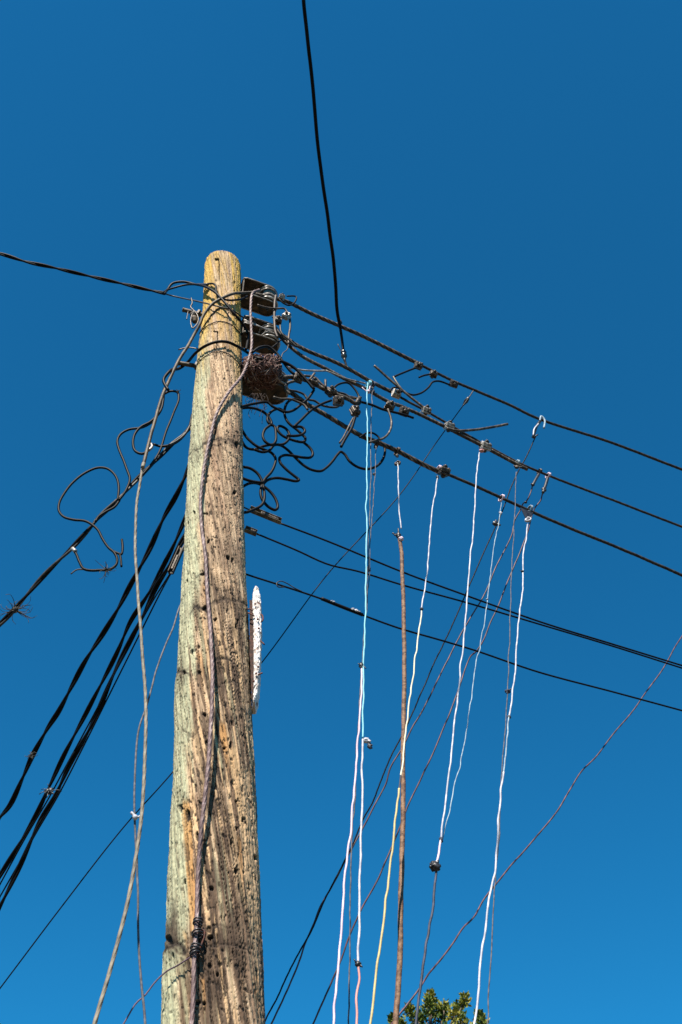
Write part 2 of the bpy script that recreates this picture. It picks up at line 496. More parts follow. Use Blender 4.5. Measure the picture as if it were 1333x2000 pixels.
    for a in ((353, 1578, 3.2, 8), (366, 1592, 4.5, 12), (374, 1619, 2.6, 14), (386, 1634, 3, 9, .9), (400, 1122, 9, 4), (399, 1186, 5, 6), (419, 840, 4, 8, .8), (464, 871, 4, 7), (459, 962, 4, 4),
              (408, 1057, 3, 5.5), (425, 508, 4.5, 2.5), (421, 646, 5, 2.4), (402, 1003, 5, 2.2), (412, 1832, 6, 4.5), (414, 1736, 4.5, 4.5), (409, 1815, 5, 7, .8), (462, 1700, 4, 6), (477, 1703, 3, 4, .8),
              (362, 1724, 3, 6, .9), (360, 1315, 3, 5), (375, 1273, 3, 6), (387, 1262, 3, 4, .8), (389, 1312, 3, 4), (400, 1395, 3, 4), (455, 1412, 2.5, 5), (440, 1460, 4, 3), (452, 1455, 3, 7, .8),
              (405, 1450, 5, 6, .8), (330, 1838, 6, 10, .9), (386, 1958, 5, 5), (400, 1961, 3, 4), (411, 1888, 4, 6), (475, 1598, 3, 5), (463, 1617, 3, 4), (462, 1563, 3, 4), (453, 1645, 3, 7), (500, 1675, 3, 5),
              (462, 1225, 2, 6), (465, 1215, 2, 5), (420, 1208, 4, 2.5), (426, 1905, 3, 4), (340, 1868, 2.5, 5), (345, 1140, 2, 3), (366, 1135, 2, 3), (379, 1000, 2, 3), (368, 1022, 2, 3), (447, 1090, 4, 4), (455, 1094, 3, 3), (424, 672, 1.1, 26), (429, 530, 1.1, 18), (446, 600, .9, 22, .8), (459, 560, .9, 26, .7), (408, 640, .9, 20, .6)):
        h = hole(*a); blk = np.maximum(blk, h); disp -= .010 * h
    # drying checks along the grain, pits, speckle
    chk = sstep(.022, .006, np.abs(c1 - .5)) * sstep(.48, .6, st(5, 3, 2, 70)) * (.45 + .55 * low)
    chk *= 1 - .8 * sstep(.60, .85, FR)
    chk = np.maximum(chk, sstep(.018, .005, np.abs(c2 - .5)) * sstep(.52, .64, st(8, 5, 2, 77)) * (.5 + .4 * low) * (1 - .8 * sstep(.60, .85, FR)))
    pit = sstep(.63, .70, st(30, 30, 2, 90)) * (.8 + .2 * sstep(700, 1100, V)) * (1 - .45 * grn)
    blk = np.maximum(blk, np.maximum(chk * .8, pit * .85 * sstep(.38, .58, iso + .06 * low)))
    col = col * (.80 + .42 * spk)[..., None] * (.86 + .30 * isof)[..., None]
    flk = sstep(.665, .72, fbm(cs * 15 + 3, sn * 15, Z * 55, 3)) * sstep(560, 760, V) * (1 - .3 * grn)
    blk = np.maximum(blk, flk * .9); disp -= .003 * flk
    col = col * mixc(C(1.045, .985, .90) * ones[..., None], C(1.0, 1.0, .92), grn)
    col = mixc(col * .82, C(.016, .012, .010), np.clip(blk, 0, 1))
    # relief
    disp += .0055 * (n2 - .5) + .0045 * (n3 - .5) + .009 * (n1 - .5) - .006 * chk - .004 * pit - .004 * torn + .0025 * (isof - .5)
    # ledge on the left edge where a sheet of wood has split off above
    nz = np.clip((ZTOP - Z + .004) / 0.02, 0, 1); disp += .010 * (fbm(np.sin(TH) * 3 + 9, np.cos(TH) * 3, Z * 20, 3) - .5) * sstep(ZTOP - .10, ZTOP - .01, Z)
    RD = RR + disp * nz
    X = CX + RD * np.sin(TH); Y = YP - RD * np.cos(TH)
    Vt = np.stack([X, Y, Z], -1).reshape(-1, 3)
    rows = len(z)
    i = np.arange(rows - 1)[:, None] * NT + np.arange(NT)[None, :]
    j = np.arange(rows - 1)[:, None] * NT + (np.arange(NT)[None, :] + 1) % NT
    Q = np.stack([i, j, j + NT, i + NT], -1).reshape(-1, 4)
    # lid
    top = np.array([[pole_x(ZTOP), YP, ZTOP + .003]])
    base = np.array([pole_x(0.0), YP, 0.0])
    Vt = np.vstack([Vt, top]) - base
    ci = len(Vt) - 1
    lr = (rows - 1) * NT
    tris = np.stack([lr + np.arange(NT), lr + (np.arange(NT) + 1) % NT, np.full(NT, ci)], -1)
    loops = np.concatenate([Q.ravel(), tris.ravel()])
    ls = np.concatenate([np.arange(len(Q)) * 4, len(Q) * 4 + np.arange(NT) * 3])
    lt = np.concatenate([np.full(len(Q), 4), np.full(NT, 3)])
    me = bpy.data.meshes.new('shaft')
    me.vertices.add(len(Vt)); me.vertices.foreach_set('co', Vt.ravel())
    me.loops.add(len(loops)); me.loops.foreach_set('vertex_index', loops.astype(np.int32))
    me.polygons.add(len(ls)); me.polygons.foreach_set('loop_start', ls.astype(np.int32)); me.polygons.foreach_set('loop_total', lt.astype(np.int32))
    me.polygons.foreach_set('use_smooth', np.ones(len(ls), bool))
    me.update(calc_edges=True)
    at_ = me.attributes.new('wood', 'FLOAT_COLOR', 'POINT')
    cc = np.ones((len(Vt), 4), np.float32); cc[:-1, :3] = np.clip(col, .008, .9).reshape(-1, 3); cc[-1, :3] = (.3, .24, .16)
    at_.data.foreach_set('color', cc.ravel())
    m, nt, p = principled('weathered_pole_wood')
    N, Lk = nt.nodes, nt.links
    p.inputs['Roughness'].default_value = .88
    p.inputs['Specular IOR Level'].default_value = .2
    a = N.new('ShaderNodeAttribute'); a.attribute_name = 'wood'
    tc = N.new('ShaderNodeTexCoord'); mp = N.new('ShaderNodeMapping')
    mp.inputs['Scale'].default_value = (1, 1, .12)
    mp.inputs['Rotation'].default_value = (0, R(-6), 0)
    nz_ = N.new('ShaderNodeTexNoise'); nz_.inputs['Scale'].default_value = 240; nz_.inputs['Detail'].default_value = 6; nz_.inputs['Roughness'].default_value = .65
    Lk.new(tc.outputs['Object'], mp.inputs['Vector']); Lk.new(mp.outputs[0], nz_.inputs['Vector'])
    mr = N.new('ShaderNodeMapRange'); mr.inputs[1].default_value = .3; mr.inputs[2].default_value = .7; mr.inputs[3].default_value = .70; mr.inputs[4].default_value = 1.25
    Lk.new(nz_.outputs['Fac'], mr.inputs[0])
    mx = N.new('ShaderNodeVectorMath'); mx.operation = 'SCALE'
    Lk.new(a.outputs['Color'], mx.inputs[0]); Lk.new(mr.outputs[0], mx.inputs['Scale'])
    Lk.new(mx.outputs[0], p.inputs['Base Color'])
    b = N.new('ShaderNodeBump'); b.inputs['Strength'].default_value = .55; b.inputs['Distance'].default_value = .004
    Lk.new(nz_.outputs['Fac'], b.inputs['Height']); Lk.new(b.outputs[0], p.inputs['Normal'])
    me.materials.append(m)
    root = thing('utility_pole', base, 'weathered round wooden utility pole with green stained side and torn grain', 'utility pole')
    o = bpy.data.objects.new('shaft', me); COL.objects.link(o); o.parent = root
    return root
pole = build_pole()

def basis(origin, x, z):
    x = np.asarray(x, float); x = x / np.linalg.norm(x)
    z = np.asarray(z, float); z = z - x * np.dot(x, z); z = z / np.linalg.norm(z)
    y = np.cross(z, x)
    M = np.eye(4); M[:3, 0], M[:3, 1], M[:3, 2], M[:3, 3] = x, y, z, origin
    return M
def zbasis(origin, z):
    z = np.asarray(z, float); z = z / np.linalg.norm(z)
    x = np.cross([0.3, 0.9, 0.1], z)
    return basis(origin, x, z)
def rod(mb, a, b, r, n=10):
    a, b = np.asarray(a, float), np.asarray(b, float)
    L = np.linalg.norm(b - a)
    return mb.lathe(zbasis(a, b - a), [(r * .8, 0), (r, r * .25), (r, L - r * .25), (r * .8, L)], n)

# through-bolts of the pole, ends showing on its left side
for (a, b, r_) in (((358, 605), (396, 615), .0125), ((349, 709), (384, 714), .012)):
    m = MB()
    p0, p1 = at(a[0], a[1], YP - .01), at(b[0] + 12, b[1] + 3, YP)
    d = (p1 - p0) / np.linalg.norm(p1 - p0)
    m.lathe(zbasis(p0, d), [(r_, 0), (r_ * 1.1, .004)] + [q for k in range(14) for q in ((r_, .006 + k * .009), (r_ * .88, .0105 + k * .009))] + [(r_, .135), (r_, np.linalg.norm(p1 - p0))], 12)
    bo = m.build('through_bolt', M_BRACKET, pole)
    m = MB(); q = p0 + d * .085
    m.lathe(zbasis(q, d), [(r_ * 1.2, 0), (r_ * 1.9, .002), (r_ * 1.9, .012), (r_ * 1.2, .014)], 6)
    m.build('nut', M_BOLT, bo, smooth=False)

m = MB()
m.lathe(zbasis(at(377, 612, YP - .06), at(384, 640, YP - .05) - at(377, 612, YP - .06)), [(.006, 0), (.016, .006), (.018, .016), (.010, .024), (.010, .034), (.019, .042), (.019, .056), (.012, .064), (.014, .074), (.006, .082)], 14)
m.build('reel_insulator', M_BRACKET, pole)
m = MB()
m.tube(spline([at(u, v, YP - .07) for u, v in ((374, 582), (376, 592), (373, 600), (379, 607), (375, 616), (373, 630), (377, 641), (383, 636), (388, 625), (384, 612), (378, 606))], .005), .0038, 6)
m.tube(spline([at(u, v, YP - .06) for u, v in ((368, 608), (366, 618), (365, 624))], .005), .0025, 6)
m.build('wire_tie', M_BOLT, pole)
m = MB(); m.tube(spline([at(u, v, YP - .02) for u, v in ((349, 683), (360, 680), (372, 679), (388, 682))], .01), .0036, 6); m.build('wire_stub', M_BOLT, pole)

# ------------------------------------------------------------------ insulators on their iron brackets
def plate(mb, M, L, W, T, fold=.012):   # a strap with a rounded far end
    n = 12
    q = W * .22
    out = [(0, -W / 2 + q), (q * .3, -W / 2 + q * .3), (q, -W / 2), (L - W / 2, -W / 2)]
    out += [(L - W / 2 + W / 2 * math.sin(math.pi * k / n), -W / 2 * math.cos(math.pi * k / n)) for k in range(1, n)]
    out += [(L - W / 2, W / 2), (q, W / 2), (q * .3, W / 2 - q * .3), (0, W / 2 - q)]
    m = len(out)
    v = [(x, y, -T / 2) for x, y in out] + [(x, y, T / 2) for x, y in out]
    f = [tuple(range(m - 1, -1, -1)), tuple(range(m, 2 * m))] + [(i, (i + 1) % m, m + (i + 1) % m, m + i) for i in range(m)]
    mb.add(np.array(v) @ M[:3, :3].T + M[:3, 3], f)
    # turned-up rim
    rim = np.array([(x, y, -T / 2 - fold * .25) for x, y in out]) @ M[:3, :3].T + M[:3, 3]
    s_ = MB(); s_.tube(rim, .0042, 6); return s_
M_RIM = mat('worn_iron_edge', (.24, .23, .20), (.04, .032, .024), 26, rough=.5, metal=.2, lo=.42, hi=.6)
SPOOLS = []
UPV = np.array([-.04, 0, 1.0])
def insulator(vl, vu, L, W, label, wires):
    pl, pu = on_line(506, vl), on_line(506, vu)
    z0, z1 = pl[2], pu[2]
    ax = np.array([pole_x(z0), YP, z0])
    org = ax + LINE_DIR * (pole_r(z0) + .004)
    root = thing('insulator', org, label, 'insulator', 'insulators stacked on the right of the pole')
    h = z1 - z0
    m = MB(); rm = plate(m, basis(org, LINE_DIR, UPV), L, W, .007); o = m.build('lower_strap', M_BRACKET, root, smooth=False); rm.build('rim', M_RIM, o)
    m = MB(); rm = plate(m, basis(org + UPV * h, LINE_DIR, UPV), L, W, .007); o = m.build('upper_strap', M_BRACKET, root, smooth=False); rm.build('rim', M_RIM, o)
    m = MB(); m.box(basis(org + UPV * h * .5 + LINE_DIR * .004, LINE_DIR, UPV), .007, W * .8, h + .03, .002); m.build('back_plate', M_BRACKET, root, smooth=False)
    c = org + LINE_DIR * (L - W * .48)
    R0 = W * .54
    prof = [(R0 * .5, .010), (R0 * .95, .014), (R0, h * .16), (R0 * .92, h * .30), (R0 * .62, h * .40), (R0 * .58, h * .55), (R0 * .64, h * .62), (R0 * .95, h * .72), (R0, h * .86), (R0 * .9, h - .014), (R0 * .5, h - .010)]
    m = MB(); m.lathe(basis(c, LINE_DIR, UPV), prof, 28); sp = m.build('spool', M_PORCDARK, root)
    for f_ in (.16, .74, .88):
        m = MB(); a = np.linspace(0, 2 * math.pi, 33)
        B_ = basis(c + UPV * h * f_, LINE_DIR, UPV)
        m.tube(np.stack([R0 * .99 * np.cos(a), R0 * .99 * np.sin(a), 0 * a], 1) @ B_[:3, :3].T + B_[:3, 3], .0042 if f_ > .5 else .0075, 6)
        m.build('glazed_rim', M_PORC, sp)
    m = MB(); m.lathe(basis(c - UPV * .022, LINE_DIR, UPV), [(.004, 0), (.008, .003), (.008, h + .05), (.004, h + .053)], 10); m.build('pin', M_BOLT, root)
    m = MB(); m.lathe(basis(org + LINE_DIR * .03 + np.array([LINE_DIR[1], -LINE_DIR[0], 0]) * W * .25 - UPV * .014, LINE_DIR, UPV), [(.009, 0), (.010, .008), (.006, .012)], 6); m.build('bolt_head', M_ALU, root, smooth=False)
    # turns of tie wire round the waist
    if wires:
        m = MB()
        s = np.linspace(0, 1, 180 * wires)
        a = s * wires * 2 * math.pi
        B_ = basis(c, LINE_DIR, UPV)
        loc = np.stack([R0 * (.78 + .10 * np.sin(a * .37)) * np.cos(a), R0 * (.78 + .1 * np.sin(a * .37)) * np.sin(a), h * (.34 + .34 * s) + .006 * np.sin(a * .7)], 1)
        m.tube(loc @ B_[:3, :3].T + B_[:3, 3], .0052, 6)
        m.build('tie_wire', M_WIREBRIGHT, root)
    if wires > 2:
        m = MB()
        for k in range(4):
            f_ = h * (.38 + .09 * k)
            a_ = c + UPV * f_ + np.array([LINE_DIR[1], -LINE_DIR[0], 0]) * R0 * .85 + LINE_DIR * .02
            b_ = org + UPV * (h * (.80 - .10 * k)) + np.array([LINE_DIR[1], -LINE_DIR[0], 0]) * W * .45
            m.tube(spline([b_, (a_ + b_) / 2 + np.array([0, -.006, -.008]), a_], .02), .0036, 6)
        m.build('tie_strand', M_WIREBRIGHT, root)
    SPOOLS.append((c, h, R0))
    return root
insulator(583, 553, .205, .098, 'topmost insulator of the stack, rimmed spool in a dark iron bracket just below pole top', 2)
insulator(661, 630, .205, .100, 'middle insulator of the stack, spool wound with bright wire between its rusty straps', 3)
insulator(752, 722, .235, .120, 'lowest insulator of the stack, dark bracket with the nest of twigs packed into it', 0)

# ------------------------------------------------------------------ the bird's nest
def nest():
    c = on_line(512, 727, -.045)
    root = thing('bird_nest', c - np.array([0, 0, .07]), 'tangled brown twig nest of a bird stuffed between bracket straps beside the pole', 'bird nest')
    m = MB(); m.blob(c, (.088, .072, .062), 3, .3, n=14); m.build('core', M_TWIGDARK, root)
    rg = random.Random(5)
    def strand(mb, n, lmin, lmax, r, spread):
        for _ in range(n):
            d = np.array([rg.gauss(0, 1), rg.gauss(0, 1), rg.gauss(0, 1)]); d /= np.linalg.norm(d)
            k = rg.uniform(.82, spread)
            p = c + np.sign(d) * np.abs(d) ** .62 * np.array([.088, .070, .066]) * k
            t = np.cross(d, [rg.gauss(0, 1), rg.gauss(0, 1), rg.gauss(0, .6)]); t /= np.linalg.norm(t) + 1e-9
            L = rg.uniform(lmin, lmax)
            pts = []
            for q in (-.5, -.17, .17, .5):
                pts.append(p + t * L * q - d * (L * q) ** 2 * 5 + np.array([rg.gauss(0, .006), rg.gauss(0, .006), rg.gauss(0, .006)]))
            mb.tube(spline(pts, .012), r * rg.uniform(.7, 1.2), 4)
    m = MB(); strand(m, 620, .05, .14, .0021, 1.10); o = m.build('twigs', M_TWIG, root); tag(o, kind='stuff')
    m = MB(); strand(m, 80, .06, .12, .0020, 1.14); o = m.build('straw', M_STRAW, root); tag(o, kind='stuff')
    m = MB()
    for k in range(16):                 # roots and threads trailing below
        u0 = rg.uniform(480, 520)
        p = on_line(u0, 768, -.03 + rg.uniform(-.03, .03))
        pts = [p]
        L = rg.uniform(.05, .17) if k > 2 else .2
        for q in range(4): pts.append(pts[-1] + np.array([rg.uniform(-.018, .018), rg.uniform(-.015, .015), -L / 4]))
        m.tube(spline(pts, .01), .0012, 4)
    o = m.build('trailing_threads', M_TWIGDARK, root); tag(o, kind='stuff')
nest()

# ------------------------------------------------------------------ wires
def wire(name, label, cat, pts, r, m, lobes=0, pitch=.1, sides=None, step=.015, wig=0., wl=.12, group=None, amp=.16):
    P = spline(pts, step, wig, wl)
    mb = MB(); mb.tube(P, r, sides or (lobes * 5 if lobes else 8), lobes, amp, pitch)
    o = mb.build(name, m, origin=P[0])
    return tag(o, label, cat, group)

def part_wire(parent, name, pts, r, m, lobes=0, pitch=.1, step=.012, wig=0., wl=.12, amp=.16, label=None, sides=None):
    P = spline(pts, step, wig, wl)
    mb = MB(); mb.tube(P, r, sides or (lobes * 5 if lobes else 8), lobes, amp, pitch)
    return mb.build(name, m, parent, label=label)

def helix(P, r, pitch, ph=0.0):
    T, A, B = frames(P); L = arclen(P)
    a = 2 * math.pi * L / pitch + ph
    return P + r * (np.cos(a)[:, None] * A + np.sin(a)[:, None] * B)

OL = lambda pts, off=0.0: [on_line(u, v, off) for u, v in pts]
def z2(pts, off=0.0): return [on_line(460 + x / 4.1656, 520 + y / 4.1656, off) for x, y in pts]
def z3(pts, off=0.0): return [on_line(640 + x / 3.1738, 640 + y / 3.1738, off) for x, y in pts]
def z4(pts, off=0.0): return [on_line(460 + x / 4.1656, 760 + y / 4.1656, off) for x, y in pts]
def z1h(pts, st=.02): return [hug(300 + x / 4.1656, 460 + y / 4.1656, st) for x, y in pts]
def z6(pts, Y=3.0): return [at(x / 3.3325, 740 + y / 3.3325, Y) for x, y in pts]

# --- the overhead line: three levels of bare stranded cable
LINEG = 'bare cables strung from the pole to the right'
def overhead(label, thick, thin, r1, r2, off=0.0):
    P = OL(thick, off)
    root = thing('overhead_cable', P[0], label, 'cable', LINEG)
    part_wire(root, 'stranded_grip', P, r1 * .92, M_STRAND, 5, .17, .006, wig=.004, wl=.2, amp=.24, sides=24)
    Q = extend(OL(thin, off), 9.0, .5)
    part_wire(root, 'conductor', Q, r2 * .92, M_STRANDTHIN, 5, .16, .010, wig=.0015, amp=.2, sides=20)
    return root
T_TH = [(500, 575), (528, 583), (545, 586), (563, 591), (614, 615), (664, 637), (712, 658), (780, 691), (813, 708)]
T_TN = [(806, 705), (850, 727), (892, 747), (923, 760), (996, 791), (1053, 818), (1190, 863), (1333, 917)]
overhead('uppermost of the bare cables leading right from the top insulator', T_TH, T_TN, .0125, .0090)
M1_TH = [(520, 645), (548, 652), (575, 670), (600, 684), (640, 701), (678, 719), (728, 747), (769, 767)]
M1_TN = [(765, 765), (797, 784), (829, 801), (879, 830), (942, 866), (1012, 903), (1060, 924), (1180, 970), (1333, 1029)]
overhead('middle bare cable leading right, carrying the pale metal clamps', M1_TH, M1_TN, .0115, .0075)
B_TH = [(540, 748), (556, 757), (580, 774), (604, 792), (642, 814), (676, 834), (712, 854), (738, 864), (775, 880), (816, 901), (854, 919), (868, 924)]
B_TN = [(862, 921), (879, 928), (955, 961), (1036, 998), (1120, 1034), (1225, 1077), (1333, 1124)]
overhead('lowest bare cable leading right from the nest bracket', B_TH, B_TN, .0135, .0090)
M2 = [(540, 648), (562, 672), (590, 695), (640, 722), (678, 742), (716, 761), (760, 785), (788, 795), (842, 820), (879, 838), (945, 872), (1012, 908), (1031, 917)]
wire('tail_cable', 'stranded tail lying just under the middle cable and ending in a cut stub', 'cable', OL(M2, -.012), .0100, M_STRAND, 4, .085, step=.007, wig=.002, amp=.2, sides=20)

# --- thin wires and the spliced drop further down the pole
def drop(label, pts, r, off, m=M_BLACK):
    P = extend(OL(pts, off), 9, .4)
    return wire('service_wire', label, 'wire', P, r, m, step=.03, group='thin wires leading right from the middle of the pole')
drop('upper of the two thin dark wires running right from the long metal wedge clamp', [(545, 1021), (640, 1057), (791, 1119), (908, 1162), (1060, 1216), (1200, 1259), (1333, 1300)], .0042, .02)
drop('lower thin dark wire running right from the short metal wedge clamp', [(498, 1041), (580, 1075), (640, 1102), (700, 1116), (791, 1144), (901, 1174), (1060, 1221), (1200, 1263), (1333, 1305)], .0040, .04)
sw = thing('spliced_wire', on_line(478, 1121, .03), 'lowest thin dark wire leading right, with a small loop and a thick flaking splice', 'wire')
P = OL([(476, 1120), (510, 1131), (545, 1142), (632, 1171), (708, 1201), (780, 1227), (860, 1250), (930, 1271), (1050, 1312), (1200, 1352), (1333, 1388)], .03)
part_wire(sw, 'conductor', extend(P, 9, .4), .0040, M_BLACK, step=.03)
part_wire(sw, 'splice', OL([(628, 1169), (660, 1182), (709, 1201)], .028), .0075, M_BLACKGREY, step=.01)
part_wire(sw, 'loop', OL([(556, 1147), (543, 1146), (541, 1139), (549, 1135), (562, 1140), (575, 1148), (590, 1155)], .026), .0022, M_STRANDTHIN, step=.006)
mb = MB()
for k in range(9):
    t = (.05 + .03 * k if k < 3 else .72 + .05 * (k - 3)); u, v = 646 + 58 * t + random.uniform(-2, 2), 1174 + 22.5 * t
    mb.blob(on_line(u, v - 1.2, .02), (.008, .004, .003 + .002 * random.random()), k, .6, n=4)
tag(mb.build('flaking_tape', M_WHITE, sw), kind='stuff')

def wedge(label, a, b, off, w, Y=None, mc=None):
    mc = mc or M_GALV
    f = (lambda q, o=0.0: on_line(q[0], q[1], off + o)) if Y is None else (lambda q, o=0.0: at(q[0], q[1], Y + o))
    p0, p1 = f(a), f(b)
    root = thing('wedge_clamp', p0, label, 'wedge clamp', 'wedge clamps holding thin wires at the pole')
    d = p1 - p0; L = np.linalg.norm(d)
    n = np.array([0, -1.0, .25])
    m = MB(); m.box(basis((p0 + p1) / 2, d, n), L, w, .007, .001); m.build('channel', mc, root, smooth=False)
    M = basis((p0 + p1) / 2, d, n)
    for s in (-1, 1):
        m = MB(); m.box(basis((p0 + p1) / 2 + M[:3, 1] * s * w * .5 + M[:3, 2] * .007, d, n), L * .98, .004, .018, .001); m.build('flange', mc, root, smooth=False)
    m = MB(); m.box(basis(p0 + d * .62 + M[:3, 2] * .010, d, n), L * .55, w * .5, .010, .002); m.build('wedge', M_BRONZE, root, smooth=False)
    m = MB(); m.tube(spline([p0 + d * .1, p0 - d / L * .03 + M[:3, 1] * .004, p0 - d / L * .06], .01), .0035, 6); m.build('bail', M_STRANDTHIN, root)
wedge('long metal wedge clamp to the right of the pole under the black loops', (487, 996), (549, 1021), .02, .030)
wedge('short pale metal wedge clamp close to right edge of the pole', (478, 1035), (501, 1044), .04, .028)
wedge('ribbed metal wedge clamp on left of the pole among the black cables', (356, 1071), (334, 1121), 0, .020, 3.12, M_BRACKET)

# --- the wire overhead, from behind the camera
def overhead_black():
    P = [at(597, -160, .95), at(594, 0, 1.62), at(606, 110, 1.85), at(622, 285, 2.28), at(637, 400, 2.55), at(652, 520, 2.86), at(661, 620, 3.12), at(665, 640, 3.18)]
    d = P[0] - P[1]; d /= np.linalg.norm(d)
    P = [P[0] + d * 6] + P
    root = thing('overhead_wire', P[-1], 'single black wire coming down from the top edge to the upper cables', 'wire')
    part_wire(root, 'wire', P, .0092, M_BLACK, step=.02, wig=.010, wl=.26)
    part_wire(root, 'tail', [P[-1], on_line(668, 660, -.05), on_line(671, 685, -.03)], .0075, M_BLACK, step=.01)
    m = MB(); m.lathe(zbasis(on_line(670.5, 683, -.03), on_line(674, 706, -.01) - on_line(670.5, 683, -.03)), [(.006, 0), (.014, .012), (.017, .02), (.012, .03), (.016, .036), (.017, .048), (.010, .06), (.005, .085)], 14)
    m.build('strain_insulator', M_PORCDARK, root)
    part_wire(root, 'hook', [on_line(673, 700, -.02), on_line(678, 719, 0)], .0062, M_STRANDTHIN, step=.01)
    part_wire(root, 'whisker', [on_line(669, 690, -.03), on_line(664, 680, -.035), on_line(660, 672, -.04)], .0025, M_STRANDTHIN, step=.01)
    m = MB(); m.blob(on_line(664, 630, -.06), (.013, .013, .022), 2, .35); m.build('tape_wrap', M_TAPE, root)
overhead_black()

# --- wire leading left from the pole top
def left_top():
    pts = [at(-260, 440, 2.58), at(0, 496, 2.76), at(50, 511, 2.79), at(100, 522, 2.82), at(175, 539, 2.88), at(250, 556, 2.93), at(322, 573, 2.96)]
    root = thing('twisted_service_cable', pts[-1], 'twisted black cable leading left from near the top of the pole', 'cable')
    d = pts[0] - pts[1]; pts = [pts[0] + d * 2.5] + pts
    C0 = spline(pts, .012, .006, .2)
    for k in range(2):
        m = MB(); m.tube(helix(C0, .0048, .34, k * math.pi), .0056, 7); m.build('conductor', M_BLACKGREY, root)
    part_wire(root, 'neutral_wire', [at(318, 572, 2.96)] + z1h([(150, 490), (400, 545), (560, 585), (640, 605), (720, 660), (830, 710)], .03), .0042, M_STRANDTHIN, step=.012)
    part_wire(root, 'jumper_lead', [at(322, 574, 2.955)] + z1h([(115, 440), (160, 388), (240, 376), (330, 395), (430, 420), (500, 460), (560, 520), (620, 590), (680, 660), (740, 740), (770, 800), (765, 870), (755, 925)], .035), .0068, M_BLACK, step=.01)
    part_wire(root, 'jumper_lead', [at(318, 573, 2.958)] + z1h([(130, 437), (260, 402), (390, 400), (490, 393), (507, 408), (512, 460), (540, 508), (600, 525), (700, 520), (765, 493)], .02), .0055, M_BLACK, step=.01)
    m = MB(); m.tube(spline(z1h([(365, 400), (400, 401), (440, 400)], .022), .01), .0085, 8); m.build('sleeve', M_TAPE, root)
left_top()

# --- tie wires round the pole
for k, (pts, lab) in enumerate((
        ([(372, 800), (400, 765), (460, 722), (540, 697), (630, 722), (690, 775), (712, 810)], 'thin upper tie wire bound round the front of the pole'),
        ([(352, 1050), (380, 1015), (440, 972), (520, 938), (620, 968), (690, 1035), (716, 1075)], 'thin lower tie wire bound round the front of the pole'),
        ([(380, 790), (420, 720), (480, 640), (540, 590), (600, 600), (660, 650), (710, 700)], 'slanting tie wire crossing the pole between the insulators'))):
    wire('tie_wire', lab, 'wire', z1h(pts, .004), .0026, M_RUSTDARK, step=.008, group='tie wires round the pole')

# --- jumper in front of the pole that runs on to the left
J5 = z1h([(215, 1080), (280, 1030), (340, 960), (420, 900), (510, 866), (600, 866), (680, 900), (770, 955)], .022) + OL([(506, 700), (530, 704), (554, 707), (576, 719), (595, 738), (614, 760)], -.13)
J5 = [at(329, 762, 2.96), at(320, 742, 2.96), at(333, 724, 2.96)] + J5
wire('jumper_wire', 'glossy black jumper wire arching across the pole above the nest', 'wire', J5, .0074, M_BLACKGREY, step=.01)
wire('jumper_wire', 'short black jumper curving over the nest to the clamp row', 'wire', z2([(140, 700), (200, 660), (270, 655), (330, 700), (390, 780), (450, 855), (480, 880)], -.12), .0068, M_BLACK, step=.01)

# --- pinkish bare strand hanging down the face of the pole
ROPE = [(507, 566, -1), (495, 571, -1), (490, 600, -1), (493, 660, -1), (490, 690, -1)]
P = [on_line(u, v, -.085) for u, v, _ in ROPE] + [hug(u, v, s) for u, v, s in (
    (475, 730, .028), (445, 770, .020), (425, 806, .018), (410, 860, .020), (400, 912, .024), (393, 970, .024), (395, 1030, .022), (402, 1090, .017), (404, 1140, .018), (408, 1190, .022),
    (413, 1260, .038), (416, 1335, .052), (412, 1420, .050), (405, 1530, .044), (395, 1610, .036), (388, 1700, .022), (386, 1800, .024), (380, 1870, .026), (376, 1960, .032), (373, 2010, .034))]
P = to_ground(P[:-1] + [P[-1], P[-1] + np.array([.0, 0, -.25])])
strand = thing('grounding_strand', P[0], 'pinkish bare stranded cable hanging down the front of the pole', 'cable')
S = spline(P, .005, .004, .25)
m = MB(); m.tube(S, np.interp(S[:, 2], [2.6, 4.2], [.0064, .0070]), 30, 5, .12, .17); m.build('cable', M_COPPER, strand)
def ring_tie(parent, u, v, stand, rr, tilt, m=M_TAPE, name='tie'):
    c = hug(u, v, stand)
    a = np.linspace(0, 2 * math.pi * 2.2, 50)
    B_ = zbasis(c, [tilt, .1, 1])
    loc = np.stack([rr * np.cos(a), rr * np.sin(a), (a / 14 - .45) * .018], 1)
    mb = MB(); mb.tube(loc @ B_[:3, :3].T + B_[:3, 3], .0026, 6)
    return mb.build(name, m, parent)
ring_tie(strand, 387, 1801, .025, .0125, .1); ring_tie(strand, 386, 1824, .024, .0135, -.2); ring_tie(strand, 383, 1852, .024, .014, .3); ring_tie(strand, 381, 1862, .026, .013, -.3)
mb = MB(); mb.tube(spline([hug(u, v, .02) for u, v in ((391, 1822), (398, 1815), (400, 1826), (395, 1842), (389, 1858), (384, 1870))], .005), .0026, 6); mb.build('tie', M_NAIL, strand)
wire('tie_string', 'thin purple string tied to the strand low on the pole, trailing left', 'string',
     to_ground([hug(u, v, .02) for u, v in ((388, 1858), (376, 1867), (350, 1884), (325, 1898))] + [at(u, v, 2.93) for u, v in ((305, 1917), (282, 1946), (268, 1958), (243, 2000))]), .0022, mat('purple_string', (.05, .025, .05), (.09, .05, .08), 30), step=.012, wig=.003)

